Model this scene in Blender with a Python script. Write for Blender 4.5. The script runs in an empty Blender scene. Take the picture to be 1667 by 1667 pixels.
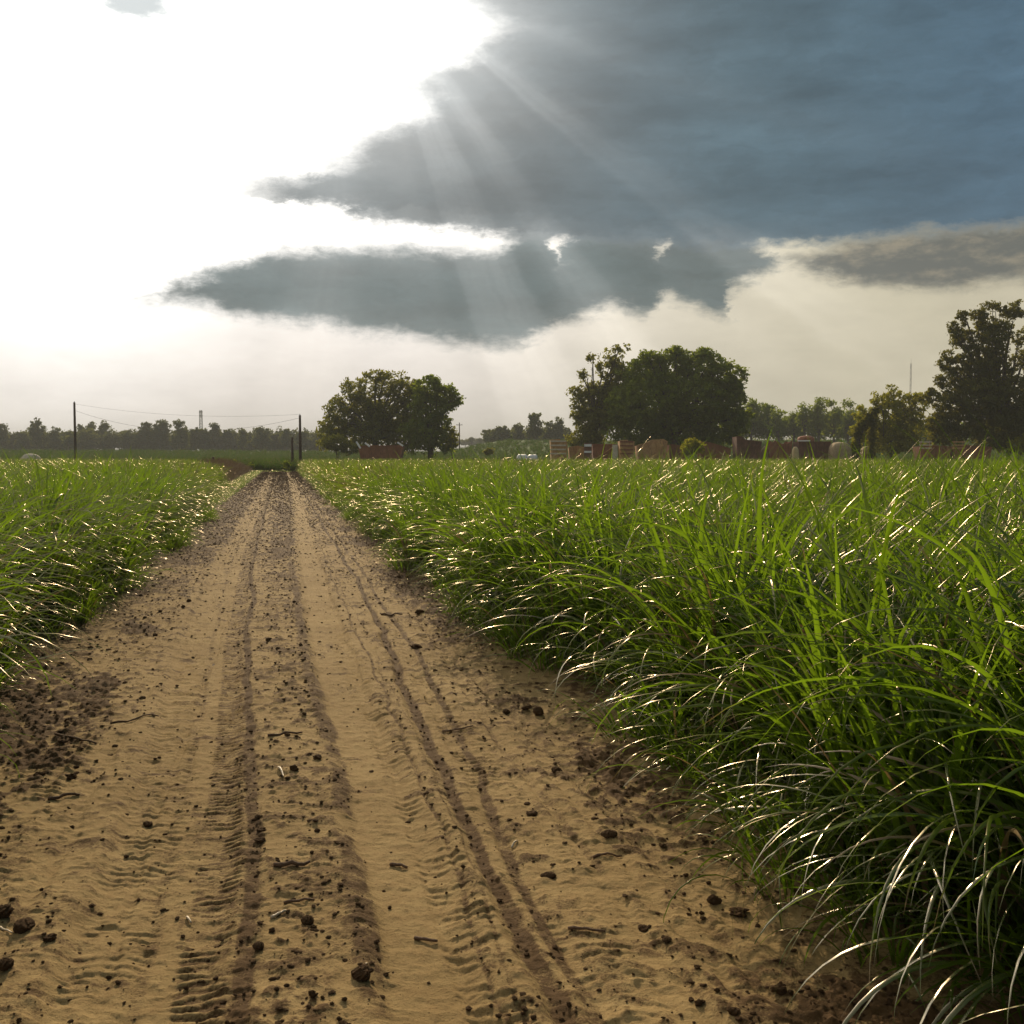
import bpy, math, random
import numpy as np
from mathutils import Vector
rad = math.radians
random.seed(7); RNG = np.random.default_rng(11)
sc = bpy.context.scene
COL = sc.collection

# ------------------------------------------------------------------ camera
H = 1.7
FPX = 1667.0
PITCH = math.atan((833.5-741.0)/FPX)
cam = bpy.data.cameras.new('camera'); camo = bpy.data.objects.new('camera', cam); COL.objects.link(camo)
camo.location = (0, 0, H); camo.rotation_euler = (math.pi/2-PITCH, 0, 0)
cam.sensor_width = 36; cam.lens = 36; cam.clip_start = 0.05; cam.clip_end = 6000
sc.camera = camo

def ray(px, py):
    a = (px-833.5)/FPX; b = (833.5-py)/FPX
    return (a, math.cos(PITCH)+b*math.sin(PITCH), -math.sin(PITCH)+b*math.cos(PITCH))
def at(px, py, Y):
    d = ray(px, py); s = Y/d[1]
    return Vector((d[0]*s, Y, H+d[2]*s))
def ongr(px, py):
    d = ray(px, py); s = -H/d[2]
    return Vector((d[0]*s, d[1]*s, 0))
def azel(px, py):
    d = ray(px, py)
    return math.degrees(math.atan2(d[0], d[1])), math.degrees(math.atan2(d[2], math.hypot(d[0], d[1])))

SUN_AZ, SUN_EL = azel(600, -40)

# ------------------------------------------------------------------ helpers
def smooth(x, a, b):
    t = np.clip((x-a)/(b-a), 0, 1); return t*t*(3-2*t)
def tag(o, label=None, cat=None, group=None, kind=None):
    if label: o['label'] = label
    if cat: o['category'] = cat
    if group: o['group'] = group
    if kind: o['kind'] = kind
    return o
def empty(name, loc, rz=0, **k):
    o = bpy.data.objects.new(name, None); COL.objects.link(o)
    o.location = loc; o.rotation_euler = (0, 0, rz); return tag(o, **k)
def link(name, me, mat=None, parent=None):
    o = bpy.data.objects.new(name, me); COL.objects.link(o)
    if mat: me.materials.append(mat)
    if parent: o.parent = parent
    return o
def np_mesh(name, V, F, attrs=None, smooth_sh=False):
    """V (n,3), F (m,k) with constant k"""
    V = np.asarray(V, dtype=np.float32); F = np.asarray(F, dtype=np.int32)
    me = bpy.data.meshes.new(name); n, m, k = len(V), len(F), F.shape[1]
    me.vertices.add(n); me.vertices.foreach_set('co', V.ravel())
    me.loops.add(m*k); me.loops.foreach_set('vertex_index', F.ravel())
    me.polygons.add(m); me.polygons.foreach_set('loop_start', np.arange(0, m*k, k, dtype=np.int32))
    me.update(calc_edges=True)
    if smooth_sh: me.polygons.foreach_set('use_smooth', np.ones(m, dtype=bool))
    for an, arr in (attrs or {}).items():
        at_ = me.attributes.new(an, 'FLOAT', 'POINT'); at_.data.foreach_set('value', np.asarray(arr, dtype=np.float32))
    return me
class MB:
    def __init__(s): s.v = []; s.f = []
    def add(s, vs, fs):
        b = len(s.v); s.v += [tuple(v) for v in vs]; s.f += [tuple(i+b for i in f) for f in fs]; return s
    def box(s, x0, x1, y0, y1, z0, z1):
        return s.add([(x, y, z) for z in (z0, z1) for x, y in ((x0, y0), (x1, y0), (x1, y1), (x0, y1))],
                     [(3, 2, 1, 0), (4, 5, 6, 7), (0, 1, 5, 4), (1, 2, 6, 5), (2, 3, 7, 6), (3, 0, 4, 7)])
    def bar(s, a, b, w, h=None):
        a = Vector(a); b = Vector(b); h = h or w; d = (b-a).normalized()
        u = d.cross(Vector((0, 1, 0.01))).normalized(); v = d.cross(u)
        vs = [p+u*sx*w/2+v*sy*h/2 for p in (a, b) for sx, sy in ((-1, -1), (1, -1), (1, 1), (-1, 1))]
        return s.add(vs, [(3, 2, 1, 0), (4, 5, 6, 7), (0, 1, 5, 4), (1, 2, 6, 5), (2, 3, 7, 6), (3, 0, 4, 7)])
    def tube(s, pts, rr, n=8):
        pts = [Vector(p) for p in pts]; b = len(s.v)
        for i, p in enumerate(pts):
            d = (pts[min(i+1, len(pts)-1)]-pts[max(i-1, 0)]).normalized()
            u = d.cross(Vector((0.13, 1, 0.07))).normalized(); v = d.cross(u)
            for k in range(n):
                a = 2*math.pi*k/n; s.v.append(tuple(p+(u*math.cos(a)+v*math.sin(a))*rr[i]))
        for i in range(len(pts)-1):
            for k in range(n):
                s.f.append((b+i*n+k, b+i*n+(k+1) % n, b+(i+1)*n+(k+1) % n, b+(i+1)*n+k))
        s.f.append(tuple(b+k for k in range(n))[::-1]); s.f.append(tuple(b+(len(pts)-1)*n+k for k in range(n)))
        return s
    def prism(s, poly, y0, y1):
        n = len(poly)
        return s.add([(x, y0, z) for x, z in poly]+[(x, y1, z) for x, z in poly],
                     [tuple(range(n)), tuple(range(2*n-1, n-1, -1))]+[(i, i+n, (i+1) % n+n, (i+1) % n) for i in range(n)])
    def build(s, name, mat, parent=None, sm=False):
        me = bpy.data.meshes.new(name); me.from_pydata(s.v, [], s.f); me.update()
        if sm: me.polygons.foreach_set('use_smooth', [True]*len(me.polygons))
        return link(name, me, mat, parent)

# ------------------------------------------------------------------ node helpers
class N:
    def __init__(s, nt): s.nt = nt
    def new(s, t, **k):
        n = s.nt.nodes.new(t)
        for a, b in k.items(): setattr(n, a, b)
        return n
    def put(s, sock, v):
        if v is None: return
        if isinstance(v, bpy.types.NodeSocket): s.nt.links.new(v, sock)
        else: sock.default_value = v
    def m(s, op, a, b=None, c=None, clamp=False):
        n = s.new('ShaderNodeMath', operation=op, use_clamp=clamp)
        for i, v in enumerate((a, b, c)):
            if v is not None: s.put(n.inputs[i], v)
        return n.outputs[0]
    def mr(s, v, a, b, c=0.0, d=1.0, t='SMOOTHSTEP'):
        n = s.new('ShaderNodeMapRange', interpolation_type=t)
        for i, x in enumerate((v, a, b, c, d)): s.put(n.inputs[i], x)
        return n.outputs[0]
    def noise(s, vec, scale, detail=4, rough=.55, dist=0.0, dim='3D', out=0, lac=2.0):
        n = s.new('ShaderNodeTexNoise', noise_dimensions=dim)
        if dim == '1D': s.put(n.inputs['W'], vec)
        else: s.put(n.inputs['Vector'], vec)
        n.inputs['Scale'].default_value = scale; n.inputs['Detail'].default_value = detail
        n.inputs['Roughness'].default_value = rough; n.inputs['Distortion'].default_value = dist
        n.inputs['Lacunarity'].default_value = lac
        return n.outputs[out]
    def mix(s, f, a, b, bt='MIX'):
        n = s.new('ShaderNodeMix', data_type='RGBA', blend_type=bt)
        s.put(n.inputs[0], f)
        for i, v in ((6, a), (7, b)):
            if isinstance(v, (tuple, list)) and len(v) == 3: v = (*v, 1)
            s.put(n.inputs[i], v)
        return n.outputs[2]
    def xyz(s, x, y, z):
        n = s.new('ShaderNodeCombineXYZ')
        for i, v in enumerate((x, y, z)): s.put(n.inputs[i], v)
        return n.outputs[0]
    def vscale(s, v, k):
        n = s.new('ShaderNodeVectorMath', operation='MULTIPLY'); s.put(n.inputs[0], v); n.inputs[1].default_value = k
        return n.outputs[0]
    def bump(s, h, st=.5, dist=.02, normal=None):
        n = s.new('ShaderNodeBump'); n.inputs['Strength'].default_value = st; n.inputs['Distance'].default_value = dist
        s.put(n.inputs['Height'], h)
        if normal: s.put(n.inputs['Normal'], normal)
        return n.outputs[0]
def material(name):
    m = bpy.data.materials.new(name); m.use_nodes = True; m.node_tree.nodes.clear()
    g = N(m.node_tree); out = g.new('ShaderNodeOutputMaterial'); return m, g, out
def principled(g, out, col, rough=.8, spec=.3, metal=0.0, normal=None):
    p = g.new('ShaderNodeBsdfPrincipled')
    if isinstance(col, tuple) and len(col) == 3: col = (*col, 1)
    g.put(p.inputs['Base Color'], col); g.put(p.inputs['Roughness'], rough); g.put(p.inputs['Metallic'], metal)
    g.put(p.inputs['Specular IOR Level'], spec)
    if normal: g.put(p.inputs['Normal'], normal)
    g.nt.links.new(p.outputs[0], out.inputs[0]); return p
def worn(name, c1, c2, c3=None, scale=1.2, rough=.75, metal=0.0, spec=.3):
    m, g, out = material(name)
    co = g.new('ShaderNodeTexCoord').outputs['Object']
    n1 = g.noise(co, scale, 8, .65); n2 = g.noise(g.vscale(co, (3, 3, .6)), scale*2, 6, .6)
    c = g.mix(g.mr(n1, .38, .62), c1, c2)
    if c3: c = g.mix(g.mr(n2, .52, .68), c, c3)
    principled(g, out, c, rough, spec, metal, g.bump(n2, .4, .02)); return m

# ------------------------------------------------------------------ world sky
w = bpy.data.worlds.new('World'); sc.world = w; w.use_nodes = True
nt = w.node_tree; nt.nodes.clear(); g = N(nt)
wout = g.new('ShaderNodeOutputWorld'); bgn = g.new('ShaderNodeBackground'); nt.links.new(bgn.outputs[0], wout.inputs[0])
sky = g.new('ShaderNodeTexSky', sky_type='NISHITA', sun_disc=False)
sky.sun_elevation = rad(SUN_EL); sky.sun_rotation = rad(SUN_AZ); sky.dust_density = 3.0; sky.air_density = 1.2
tc = g.new('ShaderNodeTexCoord'); nrm = g.new('ShaderNodeVectorMath', operation='NORMALIZE'); nt.links.new(tc.outputs['Generated'], nrm.inputs[0])
sep = g.new('ShaderNodeSeparateXYZ'); nt.links.new(nrm.outputs[0], sep.inputs[0])
DEG = 57.29578
az = g.m('MULTIPLY', g.m('ARCTAN2', sep.outputs[0], sep.outputs[1]), DEG)
el = g.m('MULTIPLY', g.m('ARCSINE', sep.outputs[2]), DEG)
sv = Vector((math.sin(rad(SUN_AZ))*math.cos(rad(SUN_EL)), math.cos(rad(SUN_AZ))*math.cos(rad(SUN_EL)), math.sin(rad(SUN_EL))))
dt = g.new('ShaderNodeVectorMath', operation='DOT_PRODUCT'); nt.links.new(nrm.outputs[0], dt.inputs[0]); dt.inputs[1].default_value = sv
ang = g.m('MULTIPLY', g.m('ARCCOSINE', g.m('MINIMUM', dt.outputs['Value'], .99999)), DEG)
def curve(x, pts, lo, hi, vlo, vhi):
    t = g.m('DIVIDE', g.m('SUBTRACT', x, lo), hi-lo, clamp=True)
    n = g.new('ShaderNodeFloatCurve'); cv = n.mapping.curves[0]; pts = sorted(pts)
    P = [((a-lo)/(hi-lo), (b-vlo)/(vhi-vlo)) for a, b in pts]
    P = [(min(max(a, 0), 1), min(max(b, 0), 1)) for a, b in P]
    if P[0][0] > 0: P.insert(0, (0, P[0][1]))
    if P[-1][0] < 1: P.append((1, P[-1][1]))
    while len(cv.points) < len(P): cv.points.new(.5, .5)
    for q, p in zip(cv.points, P): q.location = p; q.handle_type = 'AUTO' if (vhi == 1 and vlo == 0) else 'VECTOR'
    n.mapping.update(); nt.links.new(t, n.inputs['Value'])
    return g.m('ADD', g.m('MULTIPLY', n.outputs[0], vhi-vlo), vlo)
pc = lambda L: [azel(*p) for p in L]
# domain warp, stretched sideways like layered cloud
pv = g.xyz(g.m('MULTIPLY', az, .12), g.m('MULTIPLY', el, .30), 0.0)
wn = g.noise(pv, 1.7, 9, .68, 0, out=1); wsp = g.new('ShaderNodeSeparateColor'); nt.links.new(wn, wsp.inputs[0])
wx = g.m('SUBTRACT', wsp.outputs[0], .5); wy = g.m('SUBTRACT', wsp.outputs[1], .5)
wn2 = g.noise(g.xyz(g.m('MULTIPLY', az, .35), g.m('MULTIPLY', el, .55), 5.0), 2.6, 8, .66, .4, out=1); ws2 = g.new('ShaderNodeSeparateColor'); nt.links.new(wn2, ws2.inputs[0])
azw = g.m('ADD', g.m('ADD', az, g.m('MULTIPLY', wx, 5.0)), g.m('MULTIPLY', g.m('SUBTRACT', ws2.outputs[0], .5), 1.5))
elw = g.m('ADD', g.m('ADD', el, g.m('MULTIPLY', wy, 1.9)), g.m('MULTIPLY', g.m('SUBTRACT', ws2.outputs[1], .5), .9))
# upper cloud: left edge az(el), lower edge el(az)
L1 = pc([(640, 420), (600, 385), (585, 360), (520, 338), (400, 325), (395, 308), (430, 292), (505, 280), (535, 255), (590, 215), (650, 190), (660, 165), (632, 140), (650, 115), (720, 85), (775, 48), (745, 20), (712, -10), (760, -100), (900, -260)])
L1 = [(e, a) for a, e in L1]+[(60, 12), (90, 12)]
B1 = pc([(380, 335), (470, 345), (560, 345), (610, 368), (680, 378), (780, 383), (860, 398), (1000, 405), (1180, 405), (1350, 400), (1500, 385), (1667, 372)])
xL = curve(elw, L1, 10, 60, -30, 30); eB = curve(azw, B1, -30, 30, 5, 30)
f1 = g.m('MINIMUM', g.m('DIVIDE', g.m('SUBTRACT', azw, g.m('SUBTRACT', xL, 1.6)), 3.6), g.m('DIVIDE', g.m('SUBTRACT', elw, eB), .45))
m1 = g.mr(f1, -.35, 1.35)
# second cloud bank
T2 = pc([(150, 500), (215, 480), (280, 452), (380, 425), (440, 402), (600, 392), (720, 396), (800, 392), (850, 365), (895, 365), (916, 413), (945, 365), (1050, 365), (1075, 403), (1100, 365), (1200, 370), (1240, 400), (1300, 455)])
B2 = pc([(150, 482), (215, 490), (330, 505), (420, 530), (520, 535), (620, 548), (760, 568), (850, 570), (905, 540), (1000, 505), (1060, 520), (1090, 492), (1150, 515), (1170, 518), (1185, 485), (1230, 462), (1255, 450), (1300, 425)])
eT2 = curve(azw, T2, -25, 25, 5, 20); eB2 = curve(azw, B2, -25, 25, 5, 20)
f2 = g.m('DIVIDE', g.m('MINIMUM', g.m('SUBTRACT', eT2, elw), g.m('SUBTRACT', elw, eB2)), .9)
m2 = g.mr(f2, -.3, 1.05)
# right bank, warm ragged
T3 = pc([(1230, 420), (1300, 408), (1400, 380), (1500, 365), (1667, 350)])
B3 = pc([(1230, 418), (1330, 452), (1400, 470), (1540, 478), (1667, 466)])
eT3 = curve(azw, T3, 8, 30, 5, 20); eB3 = curve(azw, B3, 8, 30, 5, 20)
f3 = g.m('DIVIDE', g.m('MINIMUM', g.m('SUBTRACT', eT3, elw), g.m('SUBTRACT', elw, eB3)), .8)
m3 = g.m('MULTIPLY', g.mr(f3, -.3, 1.1), g.mr(azw, 11.5, 15))
# small puff top left
sa, se = azel(222, 6)
r4 = g.m('ADD', g.m('POWER', g.m('DIVIDE', g.m('SUBTRACT', azw, sa), 2.3), 2.0), g.m('POWER', g.m('DIVIDE', g.m('SUBTRACT', elw, se), 1.0), 2.0))
m4 = g.m('MULTIPLY', g.mr(r4, 1.3, .2), .93)
# background veil
glow = g.m('EXPONENT', g.m('MULTIPLY', g.m('POWER', g.m('DIVIDE', ang, 15.5), 2.0), -1.0))
left = g.m('MULTIPLY', g.mr(az, -10, -25), g.mr(ang, 75, 20))
low = g.mr(el, 2, 14)
L = g.m('ADD', g.m('ADD', g.m('MULTIPLY', glow, 1.7), g.m('MULTIPLY', left, g.m('ADD', g.m('MULTIPLY', low, .75), .45))), .53)
wide = g.mr(ang, 30, 110)
veil = g.mix(g.mr(az, -8, 22), (1.0, .925, .85), (1.06, .97, .72))
veil = g.mix(g.mr(L, .75, 1.5), veil, (1.0, .975, .93))
veil = g.mix(1.0, veil, g.xyz(L, L, L), 'MULTIPLY')
tex = g.noise(pv, 2.2, 6, .6); t1 = g.mr(tex, .3, .7, .93, 1.06, 'LINEAR')
veil = g.mix(1.0, veil, g.xyz(t1, t1, t1), 'MULTIPLY')
sk = g.mix(1.0, sky.outputs[0], (.15, .14, .12), 'MULTIPLY')
base = g.mix(g.m('MULTIPLY', wide, .45), veil, sk)
# crepuscular rays fanning from the sun
phi = g.m('ADD', g.m('ARCTAN2', g.m('SUBTRACT', az, SUN_AZ), g.m('SUBTRACT', SUN_EL+1.0, el)), g.m('MULTIPLY', wx, .06))
RP = [(-1.0, 0), (-.6, .05), (-.30, .18), (-.16, .55), (-.04, .35), (.06, .12), (.18, .25), (.27, .12), (.31, .60), (.40, .85), (.49, .45), (.52, .15), (.58, .60), (.63, .75), (.69, .25), (.76, .10), (.83, .35), (.88, .30), (.93, .95), (.98, .80), (1.05, .30), (1.14, .12), (1.22, .45), (1.3, .1), (1.5, 0)]
rcv = curve(phi, RP, -1.0, 1.5, 0, 1)
rn = g.noise(phi, 7.0, 3, .6, dim='1D'); rsh = g.m('MULTIPLY', rcv, g.mr(rn, .3, .7, .55, 1.25, 'LINEAR'))
rays = g.m('MULTIPLY', rsh, g.mr(ang, 42, 10))
rays2 = g.m('MULTIPLY', rays, g.m('ADD', g.m('MULTIPLY', g.mr(f1, 4.5, .5), .55), .22))
# cloud colours
def cloudcol(ca, cb, cc, f):
    c = g.mix(g.mr(az, -3, 14), ca, cb); c = g.mix(g.mr(az, 10, 30), c, cc)
    t = g.noise(g.xyz(g.m('MULTIPLY', az, .05), g.m('MULTIPLY', el, .22), 3.0), 2.4, 6, .55)
    t2 = g.noise(g.xyz(g.m('MULTIPLY', azw, .22), g.m('MULTIPLY', elw, .6), 7.0), 1.8, 8, .62, .6); k = g.m('MULTIPLY', g.mr(t, .3, .7, .82, 1.20, 'LINEAR'), g.mr(t2, .3, .7, .90, 1.14, 'LINEAR')); c = g.mix(1.0, c, g.xyz(k, k, k), 'MULTIPLY')
    lit = g.m('MULTIPLY', g.m('EXPONENT', g.m('DIVIDE', ang, -4.5)), 1.3)
    lit = g.m('ADD', lit, g.m('MULTIPLY', rays2, .20)); lit = g.m('ADD', lit, g.m('MULTIPLY', g.m('EXPONENT', g.m('MULTIPLY', f, -.9)), g.m('MULTIPLY', glow, .5)))
    return g.mix(1.0, c, g.mix(1.0, g.xyz(lit, lit, lit), (1.0, .99, .96), 'MULTIPLY'), 'ADD')
c1 = cloudcol((.095, .118, .128), (.085, .140, .175), (.072, .135, .195), f1)
c2 = cloudcol((.105, .142, .148), (.095, .130, .134), (.12, .14, .14), f2)
c3b = g.mix(g.mr(g.noise(pv, 3.0, 6, .65), .45, .72), (.135, .145, .135), (.30, .27, .205))
c3 = g.mix(1.0, c3b, g.mix(1.0, g.xyz(rays2, rays2, rays2), (.3, .3, .28), 'MULTIPLY'), 'ADD')
base = g.mix(1.0, base, g.mix(1.0, g.xyz(rays, rays, rays), (.30, .28, .25), 'MULTIPLY'), 'ADD')
col = g.mix(m3, base, c3); col = g.mix(m2, col, c2); col = g.mix(m4, col, (.62, .67, .68)); col = g.mix(m1, col, c1)
# under the horizon: dim ground glow
col = g.mix(g.mr(el, -1.0, -6.0), col, (.10, .10, .06))
nt.links.new(col, bgn.inputs[0]); bgn.inputs[1].default_value = 1.0

# ------------------------------------------------------------------ sun
sl = bpy.data.lights.new('sun', 'SUN'); sl.energy = 4.6; sl.angle = rad(.55); sl.color = (1.0, .80, .54)
so = bpy.data.objects.new('sun', sl); COL.objects.link(so)
so.rotation_euler = (math.pi/2-rad(SUN_EL), 0, math.pi-rad(SUN_AZ))
so.rotation_euler = sv.to_track_quat('Z', 'Y').to_euler()
sc.view_settings.view_transform = 'Standard'; sc.view_settings.look = 'None'; sc.view_settings.gamma = 1; sc.view_settings.exposure = 0
sc.cycles.max_bounces = 6; sc.cycles.diffuse_bounces = 3; sc.cycles.glossy_bounces = 2; sc.cycles.transmission_bounces = 4
sc.cycles.volume_bounces = 0; sc.cycles.transparent_max_bounces = 8; sc.cycles.sample_clamp_indirect = 3; sc.cycles.use_denoising = True

# ------------------------------------------------------------------ terrain
ROADC = lambda Y: .03-.2255*Y
def terr(X, Y):
    X = np.asarray(X, float); Y = np.asarray(Y, float)
    r = X/np.maximum(Y, 1)
    Hh = 2.6+4.0*smooth(r, -.08, .0)
    z = Hh*smooth(Y, 175, 330)+.25*np.sin(X*.021+1)*np.sin(Y*.017)*smooth(Y, 160, 300)
    return z
def gridmesh(name, X, Y, Z, attrs=None, sm=True):
    r, c = X.shape; V = np.stack([X, Y, Z], -1).reshape(-1, 3)
    i = np.arange(r*c).reshape(r, c)
    F = np.stack([i[:-1, :-1], i[:-1, 1:], i[1:, 1:], i[1:, :-1]], -1).reshape(-1, 4)
    return np_mesh(name, V, F, attrs, sm)
ys = np.concatenate([np.linspace(-30, 120, 40), np.linspace(125, 400, 110), np.geomspace(410, 2600, 30)])
xs = np.concatenate([-np.geomspace(1600, 60, 25), np.linspace(-55, 55, 30), np.geomspace(60, 1600, 25)])
XX, YY = np.meshgrid(xs, ys); XX = XX*np.where(YY < 200, .35+.65*smooth(YY, 100, 200), 1.0)
ZZ = terr(XX, YY)-.06
m_gr, g, out = material('earth_and_crop')
co = g.new('ShaderNodeNewGeometry').outputs['Position']
s_ = g.new('ShaderNodeSeparateXYZ'); g.nt.links.new(co, s_.inputs[0])
nb = g.noise(co, .05, 6, .6); nf = g.noise(g.vscale(co, (.8, .5, 1)), 1.2, 5, .6)
green = g.mix(g.mr(nb, .35, .65), (.035, .085, .012), (.07, .15, .02)); green = g.mix(g.mr(nf, .35, .7), green, (.03, .06, .01))
soil = g.mix(nf, (.05, .034, .02), (.11, .075, .045))
principled(g, out, g.mix(g.mr(g.m('ADD', s_.outputs[1], g.m('MULTIPLY', nb, 20.0)), 128, 133), soil, green), .9, .1, 0, g.bump(nf, .8, .3))
gr = link('ground', gridmesh('ground', XX, YY, ZZ), m_gr); tag(gr, 'flat dark earth under the crop rising to green fields beyond', 'ground', kind='structure')

# value noise in numpy (fractal)
def vnoise(x, y, seed=0):
    xi = np.floor(x).astype(np.int64); yi = np.floor(y).astype(np.int64); xf = x-xi; yf = y-yi
    def h(a, b):
        n = (a*374761393+b*668265263+seed*982451653) & 0x7fffffff
        n = ((n ^ (n >> 13))*1274126177) & 0x7fffffff; return ((n ^ (n >> 16)) & 0xffff)/65535.0
    u = xf*xf*(3-2*xf); v = yf*yf*(3-2*yf)
    return (h(xi, yi)*(1-u)+h(xi+1, yi)*u)*(1-v)+(h(xi, yi+1)*(1-u)+h(xi+1, yi+1)*u)*v
def fbm(x, y, o=4, seed=0, gain=.5):
    s = 0; a = 1; t = 0
    for i in range(o): s = s+a*vnoise(x*2**i+13.7*i, y*2**i+7.1*i, seed+i); t += a; a *= gain
    return s/t

# ------------------------------------------------------------------ dirt road with ruts
yr = [-4.0]
while yr[-1] < 1.9: yr.append(yr[-1]+.12)
while yr[-1] < 112: yr.append(yr[-1]+max(.006, yr[-1]**2/2600))
yr = np.array(yr); uu = np.concatenate([np.linspace(-3.0, -2.0, 50), np.linspace(-1.99, 1.95, 560), np.linspace(1.96, 2.9, 50)])
U, Yg = np.meshgrid(uu, yr)
def trk(Y, pts):  # piecewise-linear track centre u(Y)
    p = np.array(pts); return np.interp(Y, p[:, 0], p[:, 1])
wob = lambda Y, s, a=.03: a*(vnoise(Y*.5, Y*0+s, 5)-.5)*2
def band(u, c, wd, soft=.35): return 1-smooth(np.abs(u-c), wd*(1-soft), wd*(1+soft))
hgt = np.zeros_like(U); dk = np.zeros_like(U)
n_big = fbm(U*1.3, Yg*.8, 4, 21); n_mid = fbm(U*6, Yg*5, 4, 31); n_fin = fbm(U*22, Yg*18, 4, 41); n_str = fbm(U*7, Yg*1.2, 4, 51)
nw = fbm(U*3.2, Yg*2.2, 3, 61)
ucx = U+(nw-.5)*.07
# wide left rut
cl = trk(Yg, [(0, -.50), (4.3, -.50), (6.2, -.55), (9, -.66), (18, -.82), (40, -.8), (120, -.75)])
rutL = band(ucx, cl, .27, .25)
# right rut: smooth light band
cr = trk(Yg, [(0, .42), (4, .44), (9, .38), (18, .42), (40, .62), (120, .7)])
rutR = band(ucx, cr, .17, .3)
cr2 = trk(Yg, [(0, 1.0), (6, 1.0), (10, .78), (20, .75), (120, .9)]); rutR2 = band(ucx, cr2, .16, .4)*.5
hgt -= .042*rutL+.034*rutR+.022*rutR2
for c_, w_, d_ in ((.55, .02, .007), (.72, .035, -.009), (.79, .03, .012), (.94, .03, .012), (1.10, .02, -.006), (1.22, .025, .010), (1.36, .02, .006), (-.62, .02, .010), (-.98, .03, .010), (-1.15, .02, -.006)):
    hgt -= d_*band(ucx+.6*wob(Yg, 9), c_+.22*smooth(Yg, 5, 14)*(c_ > .7), w_, .6)
# lugs in ruts (chevron cross-bars)
def lug(u, Y, c, wd, per, amp, slant=.6, duty=.5, seed=0, thr=.45):
    ph = (Y+slant*np.abs(u-c)+.10*(n_mid-.5)+.04*(n_fin-.5))/per
    m = band(u, c, wd, .25)*smooth(fbm(Y*.9, u*0+seed, 2, seed), thr-.1, thr+.12)
    return m*amp*(smooth(np.sin(ph*2*np.pi), -.3, .6)-.5), m
for c, wd, per, amp, sl_, sd, th in ((cl-.12, .14, .060, .010, .35, 3, .22), (cl+.20, .09, .050, .013, .2, 4, .05), (trk(Yg, [(0, .58), (4, .62), (9, .5), (120, .8)]), .10, .07, .012, -.4, 5, .25), (cr2+.02, .12, .065, .010, .3, 6, .35), (-1.25+.0*Yg, .15, .07, .012, .4, 7, .40)):
    a, m = lug(U, Yg, c, wd, per, amp, sl_, .5, sd, th); brk = smooth(fbm(U*9+sd, Yg*11, 2, 90+sd), .34, .56); a = a*.6*brk*(.5+n_fin); hgt += a
    if sd == 4: dk += .40*m*(.3+.9*n_fin)+.30*m*(a < 0)
    else: dk += .20*m*(a < -.002)
# narrow dark streak tracks: (centre, half width, darkness, broken)
for c, wd, d, br, dep, sd in (
    (cl+.31, .035, .85, .15, -.010, 1), (cl+.27, .10, .42, .30, 0, 2), (cl-.02, .025, .45, .35, -.006, 3), (cl-.30, .03, .35, .45, .004, 4),
    (trk(Yg, [(0, .25), (4, .26), (6.2, .24), (9, .13), (18, .1), (40, .3), (120, .4)]), .055, .75, .25, .008, 5),
    (trk(Yg, [(0, .60), (3.4, .61), (6.2, .70), (10, .66), (20, .66), (120, .8)]), .012, .65, .15, -.008, 6),
    (trk(Yg, [(0, .67), (3.4, .69), (6.2, .78), (10, .74), (120, .9)]), .009, .55, .35, -.006, 7),
    (trk(Yg, [(0, .78), (6, .80), (11, .95), (120, 1.0)]), .033, .90, .12, -.010, 8),
    (trk(Yg, [(0, .84), (3.6, .90), (5.4, 1.0), (9, 1.1), (120, 1.3)]), .028, .75, .12, -.008, 9),
    (trk(Yg, [(0, 1.20), (6, 1.22), (12, 1.3), (120, 1.4)]), .02, .55, .45, -.004, 10),
    (trk(Yg, [(0, 1.45), (5, 1.48), (9, 1.35), (120, 1.5)]), .030, .45, .25, -.012, 11),
    (trk(Yg, [(0, 0.0), (120, -.1)]), .10, .30, .45, .004, 12)):
    m = band(ucx+wob(Yg, sd), c, wd, .5)*smooth(fbm(Yg*1.3, U*1.5+sd*3, 3, 70+sd)*.6+fbm(Yg*7, U*9, 3, 80+sd)*.4, br*.75-.02, br*.75+.22)
    dk = np.maximum(dk, d*m*(.45+.75*n_fin)); hgt += dep*m
# centre ridge & cloddy verges
vergeL = smooth(-U, .95, 1.5); vergeR = smooth(U, 1.05, 1.6)
far = smooth(Yg, 7, 22)
centre = band(U, trk(Yg, [(0, -.02), (120, -.05)]), .22, .8)*(.5+.8*n_big)
rubble = np.clip((.95*vergeL+.55*vergeR)*(.25+1.1*smooth(n_big, .38, .62))+centre*(.30+.15*far)+far*(.22+.6*(n_big-.3))+.16, 0, 1)*(1-(.75-.35*far)*np.maximum(rutL, rutR))
hgt += rubble*(.035*(n_mid-.5)+.034*np.clip(n_fin-.50, 0, 1)*2)+.012*np.clip(n_mid-.5, 0, 1)
hgt += .02*(n_big-.5)+.012*(n_fin-.5)+.012*(n_str-.5)+(.011*(fbm(U*4, Yg*19, 4, 131)-.5)+.010*np.clip(fbm(U*16, Yg*30, 3, 141)-.55, 0, 1)*2)*(1-.35*rutR)
hgt += .05*smooth(np.abs(U), 1.6, 2.4)
spk = smooth(n_fin*.65+n_mid*.45+rubble*.22-.1*rutR, .60, .76)
dk = np.maximum(dk, spk*(.36+.64*rubble)*.95)
dk = np.maximum(dk, .40*smooth(n_str+.25*rubble, .66, .85)); dk = np.maximum(dk, .62*smooth(fbm(U*5, Yg*14, 4, 151)+.12*rubble-.06*rutR, .60, .74)*(.4+.9*n_fin))
edge = np.maximum(smooth(U, 1.75, 2.25), smooth(-U, 1.5, 2.1)); dk = np.maximum(dk, edge*(.20+.6*n_mid))
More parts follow.
